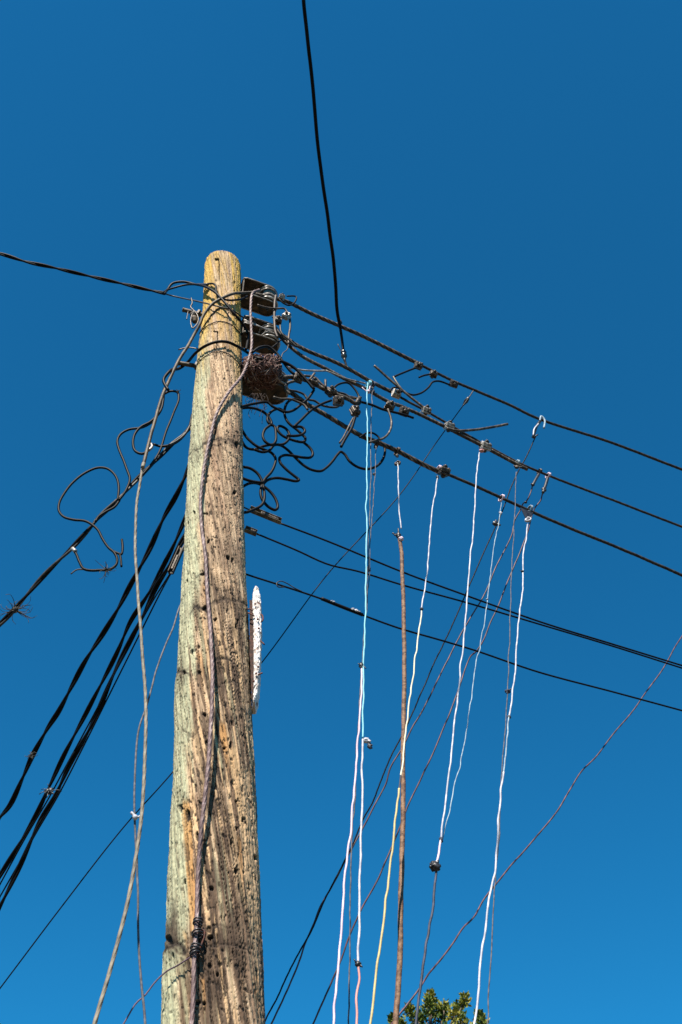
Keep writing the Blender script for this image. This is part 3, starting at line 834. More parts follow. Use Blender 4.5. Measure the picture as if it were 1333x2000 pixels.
# --- tan stranded cable crossing the pole top and hanging down on the left
P = [on_line(497, 571, -.06)] + z1h([(740, 465), (640, 475), (560, 508), (480, 560), (410, 650), (375, 730)], .03) + [at(u, v, 2.97) for u, v in ((379, 655), (365, 680), (349, 705), (330, 745), (318, 772), (305, 815), (295, 850), (285, 890), (279, 915))]
tan = thing('hanging_strand', P[-1], 'tan stranded cable hanging in a long curve left of the pole', 'cable')
part_wire(tan, 'wrapped_section', P, .0082, mat('wrapped_dull_strand', (.022, .016, .010), (.085, .064, .038), 30, rough=.65, metal=.1, lo=.4, hi=.6), 5, .05, .006, wig=.002, amp=.16, sides=20)
P2 = [at(u, v, y) for u, v, y in ((280, 905, 2.97), (273, 950, 2.97), (268, 985, 2.97), (265, 1080, 2.96), (270, 1160, 2.95), (278, 1265, 2.93), (285, 1370, 2.92), (285, 1470, 2.90), (279, 1580, 2.88), (270, 1650, 2.86), (256, 1730, 2.84), (240, 1800, 2.82), (215, 1900, 2.80), (190, 1990, 2.78))]
part_wire(tan, 'cable', to_ground(P2), .0058, M_TANROPE, 4, .2, .006, wig=.003, wl=.3, amp=.12, sides=20)
m = MB(); m.tube(spline([at(281, 905, 2.96), at(279, 913, 2.96)], .004), .0085, 10); m.build('sleeve', M_TANROPE, tan)

# --- vine-like wires on the left
L1 = [at(388, 812, 3.06), at(366, 842, 3.06), at(333, 871, 3.07), at(303, 902, 3.08), at(270, 935, 3.09), at(231, 977, 3.1), at(192, 1013, 3.12), at(180, 1028, 3.12), at(141, 1070, 3.15), at(90, 1121, 3.2), at(45, 1172, 3.25), at(18, 1202, 3.28), at(0, 1220, 3.3)]
guy = thing('stay_cable', L1[-2], 'dark stay cable slanting down left from the pole, wound with loose wires', 'cable')
C0 = spline(extend(L1, 7, .2), .012, .003, .2)
for k in range(2):
    m = MB(); m.tube(helix(C0, .005, .42, k * math.pi), .0062, 7); m.build('conductor', M_STRANDTHIN if k else M_BLACKGREY, guy)
LOOPS = [
    ('loose black wire curling behind the tan cable and ending in a bare tip', [(1070, 60), (1062, 150), (1040, 220), (980, 280), (920, 312), (882, 360), (869, 420), (886, 472), (930, 489), (968, 466), (992, 442), (986, 424)], .0062, 3.02),
    ('loose black wire hooping between the tan cable and the pole', [(1066, 100), (1110, 80), (1152, 84), (1166, 128), (1132, 220), (1084, 340), (1050, 450), (1010, 525), (955, 595), (900, 655)], .0056, 3.03),
    ('loose black wire bulging left of the tan cable', [(1020, 250), (985, 285), (920, 318), (840, 330), (790, 356), (765, 402), (775, 460), (810, 540), (838, 615), (845, 660), (820, 730), (775, 790)], .0058, 3.06),
    ('large loose black loop hanging off the stay cable', [(768, 790), (775, 700), (750, 622), (700, 582), (640, 578), (560, 610), (480, 670), (422, 740), (386, 810), (386, 860), (420, 900), (480, 917), (550, 925), (600, 950), (640, 985), (670, 1040), (710, 1100), (745, 1130), (765, 1172), (758, 1212), (720, 1240), (660, 1245), (550, 1238), (520, 1190), (500, 1140), (470, 1102)], .0056, 3.09),
    ('pair of black wires curving from the pole edge to the tan cable', [(1252, 232), (1230, 322), (1180, 392), (1120, 427), (1050, 440), (1000, 425)], .0058, 3.03)]
for lab, pts, r_, Y in LOOPS:
    root = thing('loose_wire', z6(pts, Y)[0], lab, 'wire', 'loose wire loops left of the pole')
    part_wire(root, 'wire', z6(pts, Y), r_, M_BLACKGREY, step=.008, wig=.003)
    if 'bare tip' in lab: part_wire(root, 'bare_tip', z6([(968, 466), (992, 442), (984, 422)], Y - .002), .0066, M_WIREBRIGHT, step=.006)
    if 'large' in lab:
        part_wire(root, 'hook', z6([(735, 1120), (770, 1135), (793, 1142), (801, 1105), (795, 1045)], Y), .0052, M_BLACKGREY, step=.006, wig=.003)
        part_wire(root, 'hook', z6([(780, 1135), (788, 1170), (792, 1222)], Y), .0046, M_BLACKGREY, step=.006, wig=.003)
        part_wire(root, 'tail', z6([(550, 1240), (500, 1243), (463, 1270)], Y), .003, M_MOSS, step=.006)
        part_wire(root, 'ferrule', z6([(472, 1103), (495, 1125)], Y - .002), .0085, M_WIREBRIGHT, step=.006)
        part_wire(root, 'second_turn', z6([(625, 930), (640, 900), (690, 865), (745, 835), (780, 790)], Y - .01), .0056, M_BLACKGREY, step=.008)
    if 'pair' in lab: part_wire(root, 'wire', z6([(1240, 300), (1205, 360), (1150, 405), (1100, 430)], Y - .015), .0050, M_STRANDTHIN, step=.008)

def air_plant(c, size, label, n=16, seed=0):
    rg = random.Random(seed)
    mb = MB(); c = np.asarray(c)
    mb.blob(c, size * .15, seed, .6, n=6)
    for k in range(int(n * 1.7)):
        d = np.array([rg.gauss(0, 1), rg.gauss(0, .7), rg.gauss(0, 1)]); d /= np.linalg.norm(d)
        e = np.cross(d, [rg.gauss(0, 1), rg.gauss(0, 1), rg.gauss(0, 1)]); e /= np.linalg.norm(e)
        L = size * rg.uniform(.25, 1.15)
        P = spline([c, c + d * L * .5 + e * L * .1, c + d * L * .85 + e * L * .35, c + d * L * .9 + e * L * .65], L / 8)
        mb.tube(P, np.linspace(.0020, .0007, len(P)), 4)
    return tag(mb.build('air_plant', M_MOSS, origin=c), label, 'air plant', 'dry air plants growing on the wires')
air_plant(at(30, 1191, 3.24), .085, 'spidery air plant on the stay cable near the left edge', 20, 1)
air_plant(at(207, 1112, 3.08), .050, 'spidery air plant on the big loose loop left of the pole', 14, 2)
air_plant(at(62, 1474, 3.9), .026, 'tiny straw coloured air plant on the outermost black cable', 12, 3)
air_plant(at(349, 764, 3.02), .016, 'tiny frayed tuft at the top of the wire hoop beside the pole', 8, 4)

# --- heavy black twisted cables to the lower left
BLK = 'black twisted cables running down to the lower left'
def twisted(label, pts, r_, pitch, m=M_BLACK):
    P = extend([at(u, v, Y) for u, v, Y in pts], 6, .3)
    root = thing('twisted_cable', P[0], label, 'cable', BLK)
    C0 = spline(P, .014, .006, .25)
    for k in range(2):
        mb = MB(); mb.tube(helix(C0, r_ * .9, pitch, k * math.pi), r_, 7); mb.build('conductor', m if k else M_BLACKGREY, root)
    return root
def yl(pts, y0, y1):
    n = len(pts); return [(u, v, y0 + (y1 - y0) * i / (n - 1)) for i, (u, v) in enumerate(pts)]
twisted('leftmost heavy black twisted cable sloping down from the pole to the left edge', yl([(378, 890), (345, 965), (320, 1010), (290, 1078), (258, 1138), (232, 1190), (200, 1243), (165, 1295), (140, 1343), (115, 1390), (90, 1428), (65, 1475), (45, 1520), (22, 1568), (0, 1596)], 3.1, 4.3), .0066, .44)
sec = twisted('second heavy black twisted cable from the left, with a dark tuft caught on it', yl([(372, 993), (332, 1082), (292, 1158), (255, 1215), (230, 1270), (205, 1322), (170, 1392), (130, 1470), (95, 1543), (60, 1612), (0, 1712)], 3.12, 4.3), .0058, .50)
mb = MB(); mb.blob(at(96, 1545, 3.95), (.018, .012, .013), 5, .8, n=8)
for k in range(14):
    p = at(96, 1545, 3.94); d = np.array([random.gauss(0, 1), random.gauss(0, .5), random.gauss(0, 1)]) * .013
    mb.tube(spline([p, p + d, p + d * 1.5 + np.array([0, 0, -.01])], .01), .0018, 4)
mb.build('caught_tuft', M_TAPE, sec)
twisted('third heavy black twisted cable from the left, closest under the wedge clamp', yl([(371, 1034), (330, 1108), (308, 1145), (280, 1203), (250, 1262), (220, 1325), (196, 1380), (174, 1425), (140, 1487), (120, 1530), (105, 1562), (75, 1612), (40, 1690), (0, 1772)], 3.13, 4.3), .0062, .54)
for lab, pts in (('thin black wire squeezed between the second and third twisted cables', [(333, 1120), (300, 1172), (262, 1240), (205, 1355), (160, 1440), (130, 1495), (95, 1560), (48, 1640), (0, 1728)]),
                 ('very thin black wire just outside the third twisted cable', [(334, 1120), (310, 1165), (275, 1235), (225, 1335), (170, 1445), (115, 1552), (75, 1620), (40, 1682), (0, 1752)])):
    P = extend([at(u, v, Y) for u, v, Y in yl(pts, 3.16, 4.34)], 6, .3)
    wire('service_wire', lab, 'wire', P, .0034, M_BLACK, step=.03, group='thin wires among the twisted cables')

# --- thin grey wire with the white knot, left of the pole
P = [hug(352, 1183, .0)] + [at(u, v, y) for u, v, y in ((340, 1222, 3.02), (310, 1295, 3.0), (288, 1375, 2.98), (272, 1425, 2.97), (266, 1470, 2.96), (263, 1540, 2.95), (263, 1592, 2.94), (267, 1680, 2.94), (270, 1780, 2.92), (273, 1870, 2.92), (283, 1995, 2.9))]
gw = thing('hanging_wire', P[7], 'thin grey wire hanging beside the tan cable with a white tied knot', 'wire')
part_wire(gw, 'wire', to_ground(P), .0034, M_GREY, step=.015, wig=.003)
m = MB(); c = at(264, 1596, 2.93); m.blob(c, (.009, .008, .009), 1, .4, n=6)
m.tube(spline([c, c + np.array([-.008, 0, .012]), c + np.array([-.014, 0, .016])], .004), .005, 5); m.tube(spline([c, c + np.array([.010, 0, .0]), c + np.array([.018, 0, .006])], .004), .0035, 5)
m.build('knot', M_WHITE, gw)

# --- long thin line crossing behind the pole
P = [on_line(925, 763, 0), on_line(918, 774, .01), on_line(905, 792, .02)]
Q = [P[-1]] + [at(u, v, Y) for u, v, Y in ((855, 861, 3.78), (780, 968, 3.80), (640, 1122, 3.85), (515, 1290, 3.9), (337, 1509, 4.0), (240, 1618, 4.1), (120, 1772, 4.2), (0, 1931, 4.3))]
ll = thing('stay_line', P[0], 'long thin dark line slanting down left behind the pole from the uppermost cable', 'line')
part_wire(ll, 'line', extend(Q, 5, .2), .0029, M_BLACK, step=.03)
part_wire(ll, 'tether', P, .0035, M_STRANDTHIN, step=.008)
m = MB(); d = Q[1] - P[0]; m.lathe(zbasis(on_line(917, 775, .008), Q[1] - on_line(917, 775, .008)), [(.003, 0), (.010, .012), (.013, .03), (.009, .045), (.004, .06)], 12); m.build('tape_wrap', M_TAPE, ll)

# ------------------------------------------------------------------ the tangle of black insulated wire right of the pole
TANG = 'black wire loops tangled right of the pole'
def edge_in(pts): return pts
tangle = [
    ('looped black wire nearest the pole below the nest, forming an hourglass', [(40, 155), (150, 155), (230, 185), (275, 230), (297, 280), (275, 300), (240, 330), (225, 385), (245, 430), (292, 455), (325, 430), (330, 360), (315, 300), (285, 288), (262, 260), (270, 210), (310, 172), (360, 160), (410, 187), (470, 175), (530, 130), (585, 85), (640, 8)], -.03),
    ('black wire entering just under the nest bracket and bending downwards at the corner', [(40, 146), (150, 120), (262, 108), (300, 140), (355, 168), (400, 190)], -.06),
    ('black wire drooping from the pole into a thin hanging petal loop', [(40, 310), (100, 400), (170, 460), (230, 490), (290, 515), (326, 560), (320, 620), (290, 680), (240, 735), (214, 790), (206, 850), (226, 910), (270, 960), (322, 985), (345, 965), (330, 900), (290, 840), (240, 797), (180, 766), (120, 765), (40, 805)], .01),
    ('long black wire swinging right in two waves under the lowest cable', [(40, 400), (90, 475), (150, 492), (230, 466), (300, 453), (370, 460), (430, 500), (490, 560), (550, 615), (620, 656), (690, 668), (740, 640), (790, 590), (830, 535), (860, 510), (890, 530), (930, 587), (990, 632), (1060, 651), (1130, 637), (1180, 602), (1212, 540), (1215, 475), (1185, 430), (1150, 428)], .03),
    ('black wire curling through two narrow ovals in the middle of the tangle', [(150, 490), (220, 512), (275, 500), (320, 455), (390, 448), (432, 412), (440, 368), (410, 322), (362, 300), (340, 322), (372, 368), (440, 406), (520, 430), (560, 430), (571, 400), (540, 368), (500, 330), (455, 295), (425, 262), (405, 220), (403, 165), (425, 110), (470, 82), (540, 92)], -.01),
    ('small black wire hairpin at the heart of the tangle', [(470, 308), (540, 308), (567, 340), (540, 370), (480, 381), (420, 378)], -.045),
    ('black wire zigzagging down the right side of the tangle', [(545, 425), (610, 480), (632, 530), (610, 556), (550, 556), (470, 541), (400, 538), (360, 562), (366, 602), (410, 650), (470, 700), (518, 742), (490, 750), (420, 736), (340, 725), (280, 735), (240, 760), (218, 792)], .02),
    ('lower black wire ring touching the pole above the long wedge clamp', [(40, 630), (120, 645), (180, 686), (215, 740), (232, 800), (240, 860), (230, 920), (200, 958), (140, 985), (100, 1000), (40, 1008)], -.03),
    ('short straight black wire joining the pole to the lower ring', [(40, 720), (120, 745), (180, 757), (226, 762)], -.05),
    ('black wire rising from the hairpin to the row of clamps', [(478, 306), (540, 245), (610, 180), (650, 150), (700, 122), (780, 92)], -.05)]
for lab, pts, off in tangle:
    wire('loose_wire', lab, 'wire', z4(pts, off), .0066, M_BLACKGREY if off < .02 else M_BLACK, step=.007, wig=.002, group=TANG)
for lab, pts, off, r_, m_ in (
        ('oxidised wire running from the nest bracket to the clamp row', [(310, 1065), (370, 1080), (440, 1080), (500, 1100), (560, 1130), (590, 1168)], -.06, .006, M_STRAND),
        ('dark wire arching behind the lowest cable near the nest', [(365, 1012), (440, 1012), (510, 1022), (560, 1045), (590, 1085), (640, 1095), (700, 1130), (760, 1145), (830, 1145), (860, 1120)], .03, .006, M_STRANDTHIN),
        ('pale wire stretched from the nest to the middle cable', [(420, 822), (470, 828), (530, 842), (640, 850), (745, 850)], -.02, .0048, M_WIREBRIGHT),
        ('pale wire lying below the middle cable towards the cyan cord', [(740, 850), (880, 905), (980, 935), (1062, 955)], -.03, .0042, M_WIREBRIGHT),
        ('dark loop of wire over the clamp row', [(790, 1000), (850, 958), (920, 952), (975, 1005), (1005, 1060), (1000, 1080)], -.06, .0056, M_BLACKGREY),
        ('curved strand folded back near the first clamp', [(480, 935), (430, 950), (402, 985), (410, 1010), (450, 1040)], -.05, .0075, M_STRAND),
        ('short wire hanging between two small clamps near the top insulator', [(330, 240), (322, 300), (318, 380), (320, 460), (326, 530), (345, 580)], -.06, .0075, M_RUSTDARK),
        ('rusty wire dropping beside the middle insulator', [(445, 430), (447, 500), (436, 560), (433, 645)], -.05, .0062, M_RUSTDARK),
        ('wire running forward from the middle insulator to the cable tails', [(325, 500), (370, 555), (420, 600), (480, 645), (540, 660)], -.04, .0066, M_STRAND),
        ('thin wire slanting from the twin clamps to the middle cable', [(365, 480), (370, 530), (390, 560), (440, 600), (500, 655)], -.07, .0050, M_STRANDTHIN),
        ('fine wire stub crossing behind the twin clamps', [(300, 415), (360, 410), (420, 420)], .02, .0040, M_STRANDTHIN),
        ('thin kinked wire end dangling above the nest', [(432, 640), (420, 680), (385, 710), (375, 745)], -.06, .0026, M_RUSTDARK),
        ('dark wire from the top insulator down to the twin clamps', [(180, 315), (250, 335), (330, 345), (400, 345), (430, 390)], -.07, .0052, M_RUSTDARK),
        ('wire pair between middle insulator and nest rim', [(300, 660), (340, 630), (380, 600), (430, 640)], -.04, .0042, M_BLACK),
        ('small wire loop sprouting from the top clamp', [(420, 243), (492, 246), (490, 280), (465, 310), (430, 318), (390, 300), (360, 270)], -.03, .0044, M_BLACKGREY)):
    wire('jumper_wire', lab, 'wire', z2(pts, off), r_, m_, step=.008, wig=.002, group='jumper wires between the insulators and clamps')
for lab, pts, off, r_, m_ in (
        ('stiff cut strand pointing up left above the pale clamps', [(290, 236), (380, 315), (480, 402), (600, 498), (640, 530)], -.03, .0068, M_STRAND),
        ('stiff cut strand pointing right beyond the pale clamps', [(740, 625), (800, 638), (870, 636), (960, 626), (1060, 608), (1117, 598)], -.03, .0072, M_STRAND),
        ('black lead dropping from the first clamp on the uppermost cable', [(545, 250), (480, 275), (418, 302)], -.02, .0058, M_BLACK),
        ('yellowed bare lead end below the uppermost cable', [(408, 304), (425, 335), (450, 370), (480, 405)], -.025, .0058, M_GALV),
        ('black lead curving from the third clamp back to the pale clamps', [(480, 402), (530, 417), (580, 405), (625, 370), (655, 336), (700, 332), (760, 355)], -.015, .0056, M_BLACKGREY),
        ('short stub beside the second clamp on the uppermost cable', [(568, 308), (600, 296), (640, 288)], -.02, .0054, M_BLACK),
        ('dark wire running along under the middle cable to the brown clamps', [(190, 455), (280, 480), (340, 505), (400, 520), (470, 538), (534, 560)], -.04, .0066, M_BLACKGREY),
        ('frayed curved wire linking a brown clamp to the lowest cable', [(375, 505), (394, 560), (397, 610), (380, 655), (345, 688), (300, 700), (255, 712)], -.05, .0058, M_STRAND),
        ('small dark hoop of wire over the lowest cable', [(200, 680), (240, 655), (280, 652), (315, 675), (325, 695)], -.03, .005, M_BLACKGREY),
        ('short wire bow left of the pale clamp', [(385, 395), (410, 372), (445, 375), (462, 400)], -.05, .005, M_BLACKGREY),
        ('pair of twisted ends under the hanging clamp, thicker tail', [(172, 555), (150, 620), (110, 690), (85, 738)], -.06, .0075, M_BLACK),
        ('thinner frayed tail beside the hanging clamp', [(160, 560), (125, 625), (98, 680), (75, 715)], -.055, .0045, M_STRAND),
        ('dark jumper strung between the clamp row and the hanging clamp', [(60, 400), (110, 412), (150, 440), (190, 440), (205, 460), (180, 490)], -.04, .0058, M_STRANDTHIN)):
    wire('jumper_wire', lab, 'wire', z3(pts, off), r_, m_, step=.008, wig=.002, group='jumper wires around the clamps')

# ------------------------------------------------------------------ bolted clamps
def make_clamp(m_body, m_bolt):
    # built along local x, bolt along local z; about 52 mm
    root = bpy.data.objects.new('cable_clamp', None); root.empty_display_size = .03
    def part(name, mb, m, smooth=False):
        o = bpy.data.objects.new(name, mb.data(name, m, (0, 0, 0), smooth)); o.parent = root; return o
    I = np.eye(4)
    def T(x, y, z):
        M = np.eye(4); M[:3, 3] = (x, y, z); return M
    ps = []
    mb = MB()
    mb.box(T(0, 0, .0085), .046, .040, .013, .003); mb.box(T(0, .016, .000), .044, .009, .012, .002); mb.box(T(0, -.016, .000), .044, .009, .012, .002)
    mb.box(T(.014, 0, .016), .010, .034, .006, .002); mb.box(T(-.014, 0, .016), .010, .034, .006, .002)
    ps.append(part('jaw', mb, m_body))
    mb = MB()
    mb.box(T(0, 0, -.0125), .048, .042, .010, .003); mb.box(T(.019, 0, -.004), .007, .036, .008, .002); mb.box(T(-.019, 0, -.004), .007, .036, .008, .002)
    ps.append(part('jaw', mb, m_body))
    mb = MB(); mb.lathe(T(0, 0, -.030), [(.0045, 0), (.0055, .002), (.0055, .060), (.0045, .062)], 10)
    ps.append(part('bolt', mb, m_bolt, True))
    mb = MB(); mb.lathe(T(0, 0, .0185), [(.010, 0), (.011, .001), (.011, .008), (.0095, .0095)], 6)
    ps.append(part('nut', mb, m_bolt))
    mb = MB(); mb.lathe(T(0, 0, -.0275), [(.0095, 0), (.011, .0015), (.011, .0085), (.010, .0095)], 6)
    ps.append(part('bolt_head', mb, m_bolt))
    return root, ps
PALE = make_clamp(M_ALU, M_BOLT)
DARK = make_clamp(M_BRONZE, M_BOLT)
used = set()
def clamp(kind, p, x, zdir, label, s=1.0):
    proto, ps = kind
    if id(proto) in used:
        r_ = proto.copy(); COL.objects.link(r_)
        for q in ps:
            c = q.copy(); COL.objects.link(c); c.parent = r_
    else:
        used.add(id(proto)); r_ = proto; COL.objects.link(r_)
        for q in ps: COL.objects.link(q)
    M = basis(p, x, zdir); M[:3, :3] *= s
    r_.matrix_basis = Matrix(M.tolist())
    tag(r_, label, 'clamp', 'bolted clamps on the cables')
cd = LINE_DIR + np.array([0, 0, -.03])
for kind, u, v, off, x, zd, s, lab in (
        (DARK, 818, 714, -.008, cd, (.1, -.8, -.5), .95, 'first dark clamp on the uppermost cable, nearest the pole, holding a black lead'),
        (DARK, 847, 731, -.008, cd, (.3, -.9, .2), .88, 'middle dark clamp on the uppermost cable with a short stub wire'),
        (DARK, 887, 750, -.008, cd, (-.1, -.6, -.8), .98, 'third dark clamp on the uppermost cable, farthest from the pole'),
        (PALE, 775, 769, -.02, cd, (.2, -.9, -.2), 1.0, 'pale clamp on the middle cable right above the brown clamps'),
        (PALE, 833, 802, -.02, cd, (.3, -.6, .6), 1.0, 'pale clamp on the middle cable where the stiff strand pointing up left ends'),
        (PALE, 878, 833, -.02, cd, (.5, -.4, .7), 1.08, 'pale clamp from which the stiff cut strand points right'),
        (PALE, 949, 872, -.02, cd, (.6, -.5, .7), 1.15, 'largest pale clamp, farthest right, with the pink knot of a white cord under it'),
        (DARK, 762, 794, -.03, cd + np.array([0, 0, -.3]), (.1, -.9, .3), 1.1, 'brown clamp under the middle cable with a curved frayed wire below it'),
        (DARK, 790, 804, -.03, cd, (.2, -.7, -.6), 1.05, 'brown clamp at the end of the dark wire, right of its twin'),
        (PALE, 551, 580, -.03, cd, (.3, -.5, .8), .72, 'small pale clamp at the start of the uppermost cable beside the top insulator'),
        (DARK, 544, 626, -.06, (.1, 0, 1), (.2, -.9, 0), .95, 'left one of the twin clamps hanging by the middle insulator'),
        (PALE, 560, 617, -.06, (.5, 0, .7), (-.1, -.9, -.2), .9, 'right one of the twin clamps hanging by the middle insulator'),
        (DARK, 583, 738, -.06, cd, (0, -.9, -.3), 1.05, 'dark clamp in the row right of the nest, closest to the nest'),
        (DARK, 613, 748, -.06, cd, (.2, -.8, .5), .95, 'dark clamp in the row right of the nest, crossed by the glossy jumper'),
        (DARK, 647, 765, -.06, (1, .4, .5), (.1, -.9, .2), 1.05, 'dark clamp in the row right of the nest, with a wire stub standing on it'),
        (DARK, 662, 783, -.07, (1, .3, .2), (0, -.8, -.5), 1.1, 'dark clamp sitting lowest in the row right of the nest'),
        (DARK, 694, 803, -.06, (-.3, 0, 1), (.5, -.8, .1), 1.05, 'dark clamp hanging alone with two tails below it'),
        (DARK, 868, 921, -.02, cd, (.2, -.6, .8), 1.15, 'dark clamp on the lowest cable beside the cream cord')):
    clamp(kind, on_line(u, v, off), x, zd, lab, s)
# knobbly oxidised conductor through the row of clamps by the nest
wire('clamped_conductor', 'thick oxidised conductor threading the row of clamps right of the nest', 'cable',
     z2([(330, 900), (400, 905), (480, 900), (560, 925), (640, 955), (720, 1000), (800, 1030), (860, 1060), (930, 1085), (980, 1110), (1015, 1070)], -.055), .0115, M_STRAND, 4, .07, step=.006, wig=.005, wl=.06, amp=.2, sides=20)
wire('clamped_conductor', 'thinner oxidised conductor along the top of the clamp row', 'cable', z2([(560, 890), (650, 905), (700, 955), (770, 1010), (840, 1030), (900, 1055), (1000, 1075)], -.035), .006, M_RUSTDARK, step=.008, wig=.004)
for lab, pts in (('short wire stub standing up on the clamp row beside the jumper', [(605, 925), (645, 870)]), ('upright wire stub on the clamp row, farther from the nest', [(735, 985), (733, 925)])):
    wire('wire_stub', lab, 'wire', z2(pts, -.075), .0062, M_STRAND, step=.01, group='wire stubs on the clamp row')

# ------------------------------------------------------------------ cords and ropes hanging from the cables
CORDG = 'cords hanging from the overhead cables'
def cord_pts(pts, o0, o1):
    n = len(pts); v0, v1 = pts[0][1], pts[-1][1]
    return [on_line(u, v, o0 + (o1 - o0) * (v - v0) / max(1, (v1 - v0))) for u, v in pts]
def loop_on(parent, u, v, off, rr, m, th=.0042, d=None, name='hitch'):
    c = on_line(u, v, off)
    B_ = zbasis(c, LINE_DIR if d is None else d)
    a = np.linspace(0, 2 * math.pi * 1.9, 44)
    loc = np.stack([rr * np.cos(a) * .8, rr * np.sin(a) * 1.15, (a / 12 - .5) * .012], 1)
    mb = MB(); mb.tube(loc @ B_[:3, :3].T + B_[:3, 3], th, 6)
    return mb.build(name, m, parent)
def knot(parent, u, v, off, rad, m, seed, rough=.45, tails=(), name='knot', label=None):
    c = on_line(u, v, off); mb = MB(); mb.blob(c, rad, seed, rough, n=9)
    a = np.linspace(0, 2 * math.pi * 1.5, 26); rr = min(rad) * .95
    loc = np.stack([rr * np.cos(a), rr * np.sin(a) * .8, (a / 9.4 - .5) * rad[2] * 1.2], 1)
    mb.tube(loc + c, min(rad) * .33, 6)
    for (dx, dz, t) in tails:
        mb.tube(spline([c, c + np.array([dx * .6, -.004, dz * .4]), c + np.array([dx, -.006, dz])], .005), t, 5)
    return mb.build(name, m, parent, label=label)
def cord(label, segs, name='cord', group=CORDG):
    """segs: (points, off0, off1, radius, material, part label, reach ground)"""
    P0 = on_line(*segs[0][0][0], segs[0][1])
    root = thing(name, P0, label, 'cord', group)
    for pts, o0, o1, r_, m_, pl, gr in segs:
        r_ *= .62
        P = cord_pts(pts, o0, o1)
        if gr: P = to_ground(P)
        part_wire(root, 'cord', P, r_, m_, 3, r_ * 9, .006, wig=.0052, wl=.075, amp=.09, sides=9, label=pl)
    return root
# cyan -> white -> salmon
c = cord('cyan cord hanging from the middle cable, knotted to white and then salmon cord', [
    ([(719, 748), (717, 778), (718, 860), (716, 1000), (716, 1110), (713, 1230), (711, 1300), (709, 1441)], -.04, -.12, .0056, M_CYAN, 'cyan upper cord', False),
    ([(709, 1444), (709, 1500), (708, 1560), (705, 1650), (703, 1780), (700, 1882)], -.12, -.20, .0062, M_WHITE, 'white middle cord', False),
    ([(700, 1886), (702, 1910), (697, 1940), (698, 2004)], -.20, -.24, .0058, M_SALMON, 'salmon lower cord', True)])
loop_on(c, 720, 752, -.03, .022, M_CYAN); knot(c, 719, 765, -.04, (.011, .009, .011), M_PINKWHITE, 3, tails=((-.03, .03, .003), (.012, .04, .003)))
knot(c, 715, 1446, -.122, (.012, .010, .010), M_WHITE, 5, tails=((.016, -.01, .0045),)); knot(c, 723, 1457, -.124, (.008, .008, .013), M_GREY, 8, label='grey end of the knot')
knot(c, 700, 1883, -.2, (.008, .008, .009), M_TAPE, 9, tails=((-.012, .012, .002), (.012, -.012, .002)))
# dark grey twines
c = cord('dark grey twine hanging close beside the cyan cord', [
    ([(729, 757), (727, 775), (725, 900), (722, 1005), (718, 1130), (715, 1200), (707, 1295), (700, 1420), (693, 1560), (688, 1650), (686, 1740), (683, 1860), (681, 2004)], -.03, -.10, .0040, M_GREY, None, True)])
loop_on(c, 730, 753, -.03, .018, M_NAVY); knot(c, 729, 764, -.03, (.010, .008, .014), M_NAVY, 12)
c = cord('grey twine from the lowest cable ending in a thick dark knot beside the cyan cord', [
    ([(735, 872), (733, 925), (728, 1000), (722, 1095), (719, 1160), (715, 1205)], -.02, -.06, .0036, M_GREY, None, False)])
loop_on(c, 737, 868, -.01, .020, M_RUSTDARK); knot(c, 731, 926, -.025, (.006, .006, .008), M_GREY, 14); knot(c, 721, 1111, -.05, (.007, .007, .018), M_NAVY, 15)
# pinkish white low one
c = cord('pinkish white cord starting at a dark knot just left of the cyan cord', [
    ([(707, 1302), (705, 1360), (702, 1410), (697, 1480), (692, 1560), (684, 1640), (678, 1690), (669, 1790), (663, 1875), (657, 1935), (651, 2004)], -.10, -.2, .0060, M_PINKWHITE, None, True)])
knot(c, 706, 1300, -.10, (.008, .008, .014), M_TAPE, 21, tails=((-.012, .006, .002), (.018, -.02, .002)))
# white string + brown hose
c = cord('short white string hanging from the lowest cable, holding up the brown hose', [
    ([(777, 900), (779, 960), (781, 1005), (784, 1032)], -.02, -.03, .0050, M_WHITE, None, False)])
loop_on(c, 776, 882, 0, .020, M_RUSTDARK); loop_on(c, 777, 905, -.02, .011, M_RUSTDARK, d=[0, 1, 0], name='ring'); knot(c, 776, 890, -.02, (.007, .007, .013), M_STRAND, 23)
hose_p = cord_pts([(780, 1048), (784, 1075), (786, 1120), (788, 1180), (790, 1300), (789, 1400), (788, 1500), (787, 1600), (786, 1680), (783, 1800), (778, 1930), (772, 2004)], -.03, -.16)
hose = thing('hose', hose_p[0], 'brown rusty hose hanging from the short white string among the cords', 'hose')
part_wire(hose, 'tube', to_ground(hose_p), .0086, M_HOSE, step=.012, wig=.003, wl=.1, sides=12)
knot(hose, 779, 1046, -.032, (.010, .010, .022), M_TAPE, 25, tails=((-.028, .010, .004), (-.02, -.004, .004), (.0, .04, .004)), name='tied_top'); knot(hose, 784, 1052, -.045, (.009, .009, .012), M_PINKWHITE, 27)
# cream to yellow
c = cord('cream cord beside the dark clamp on the lowest cable, yellow lower down', [
    ([(855, 934), (850, 965), (845, 1000), (833, 1130), (824, 1188)], -.02, -.05, .0052, M_WHITE, 'whitish top', False),
    ([(824, 1190), (811, 1290), (797, 1400), (790, 1465), (783, 1517)], -.05, -.19, .0052, M_CREAM, 'cream middle', False),
    ([(783, 1514), (780, 1542)], -.19, -.195, .0046, M_NAVY, 'dark splice', False),
    ([(780, 1540), (773, 1610), (763, 1690), (749, 1800), (742, 1855), (738, 1880), (731, 1950), (724, 2004)], -.195, -.24, .0062, M_YELLOW, 'yellowed lower cord', True)])
loop_on(c, 857, 917, 0, .020, M_PINKWHITE); knot(c, 855, 932, -.02, (.006, .006, .012), M_TAPE, 31); knot(c, 824, 1189, -.055, (.006, .006, .006), M_GREY, 32)
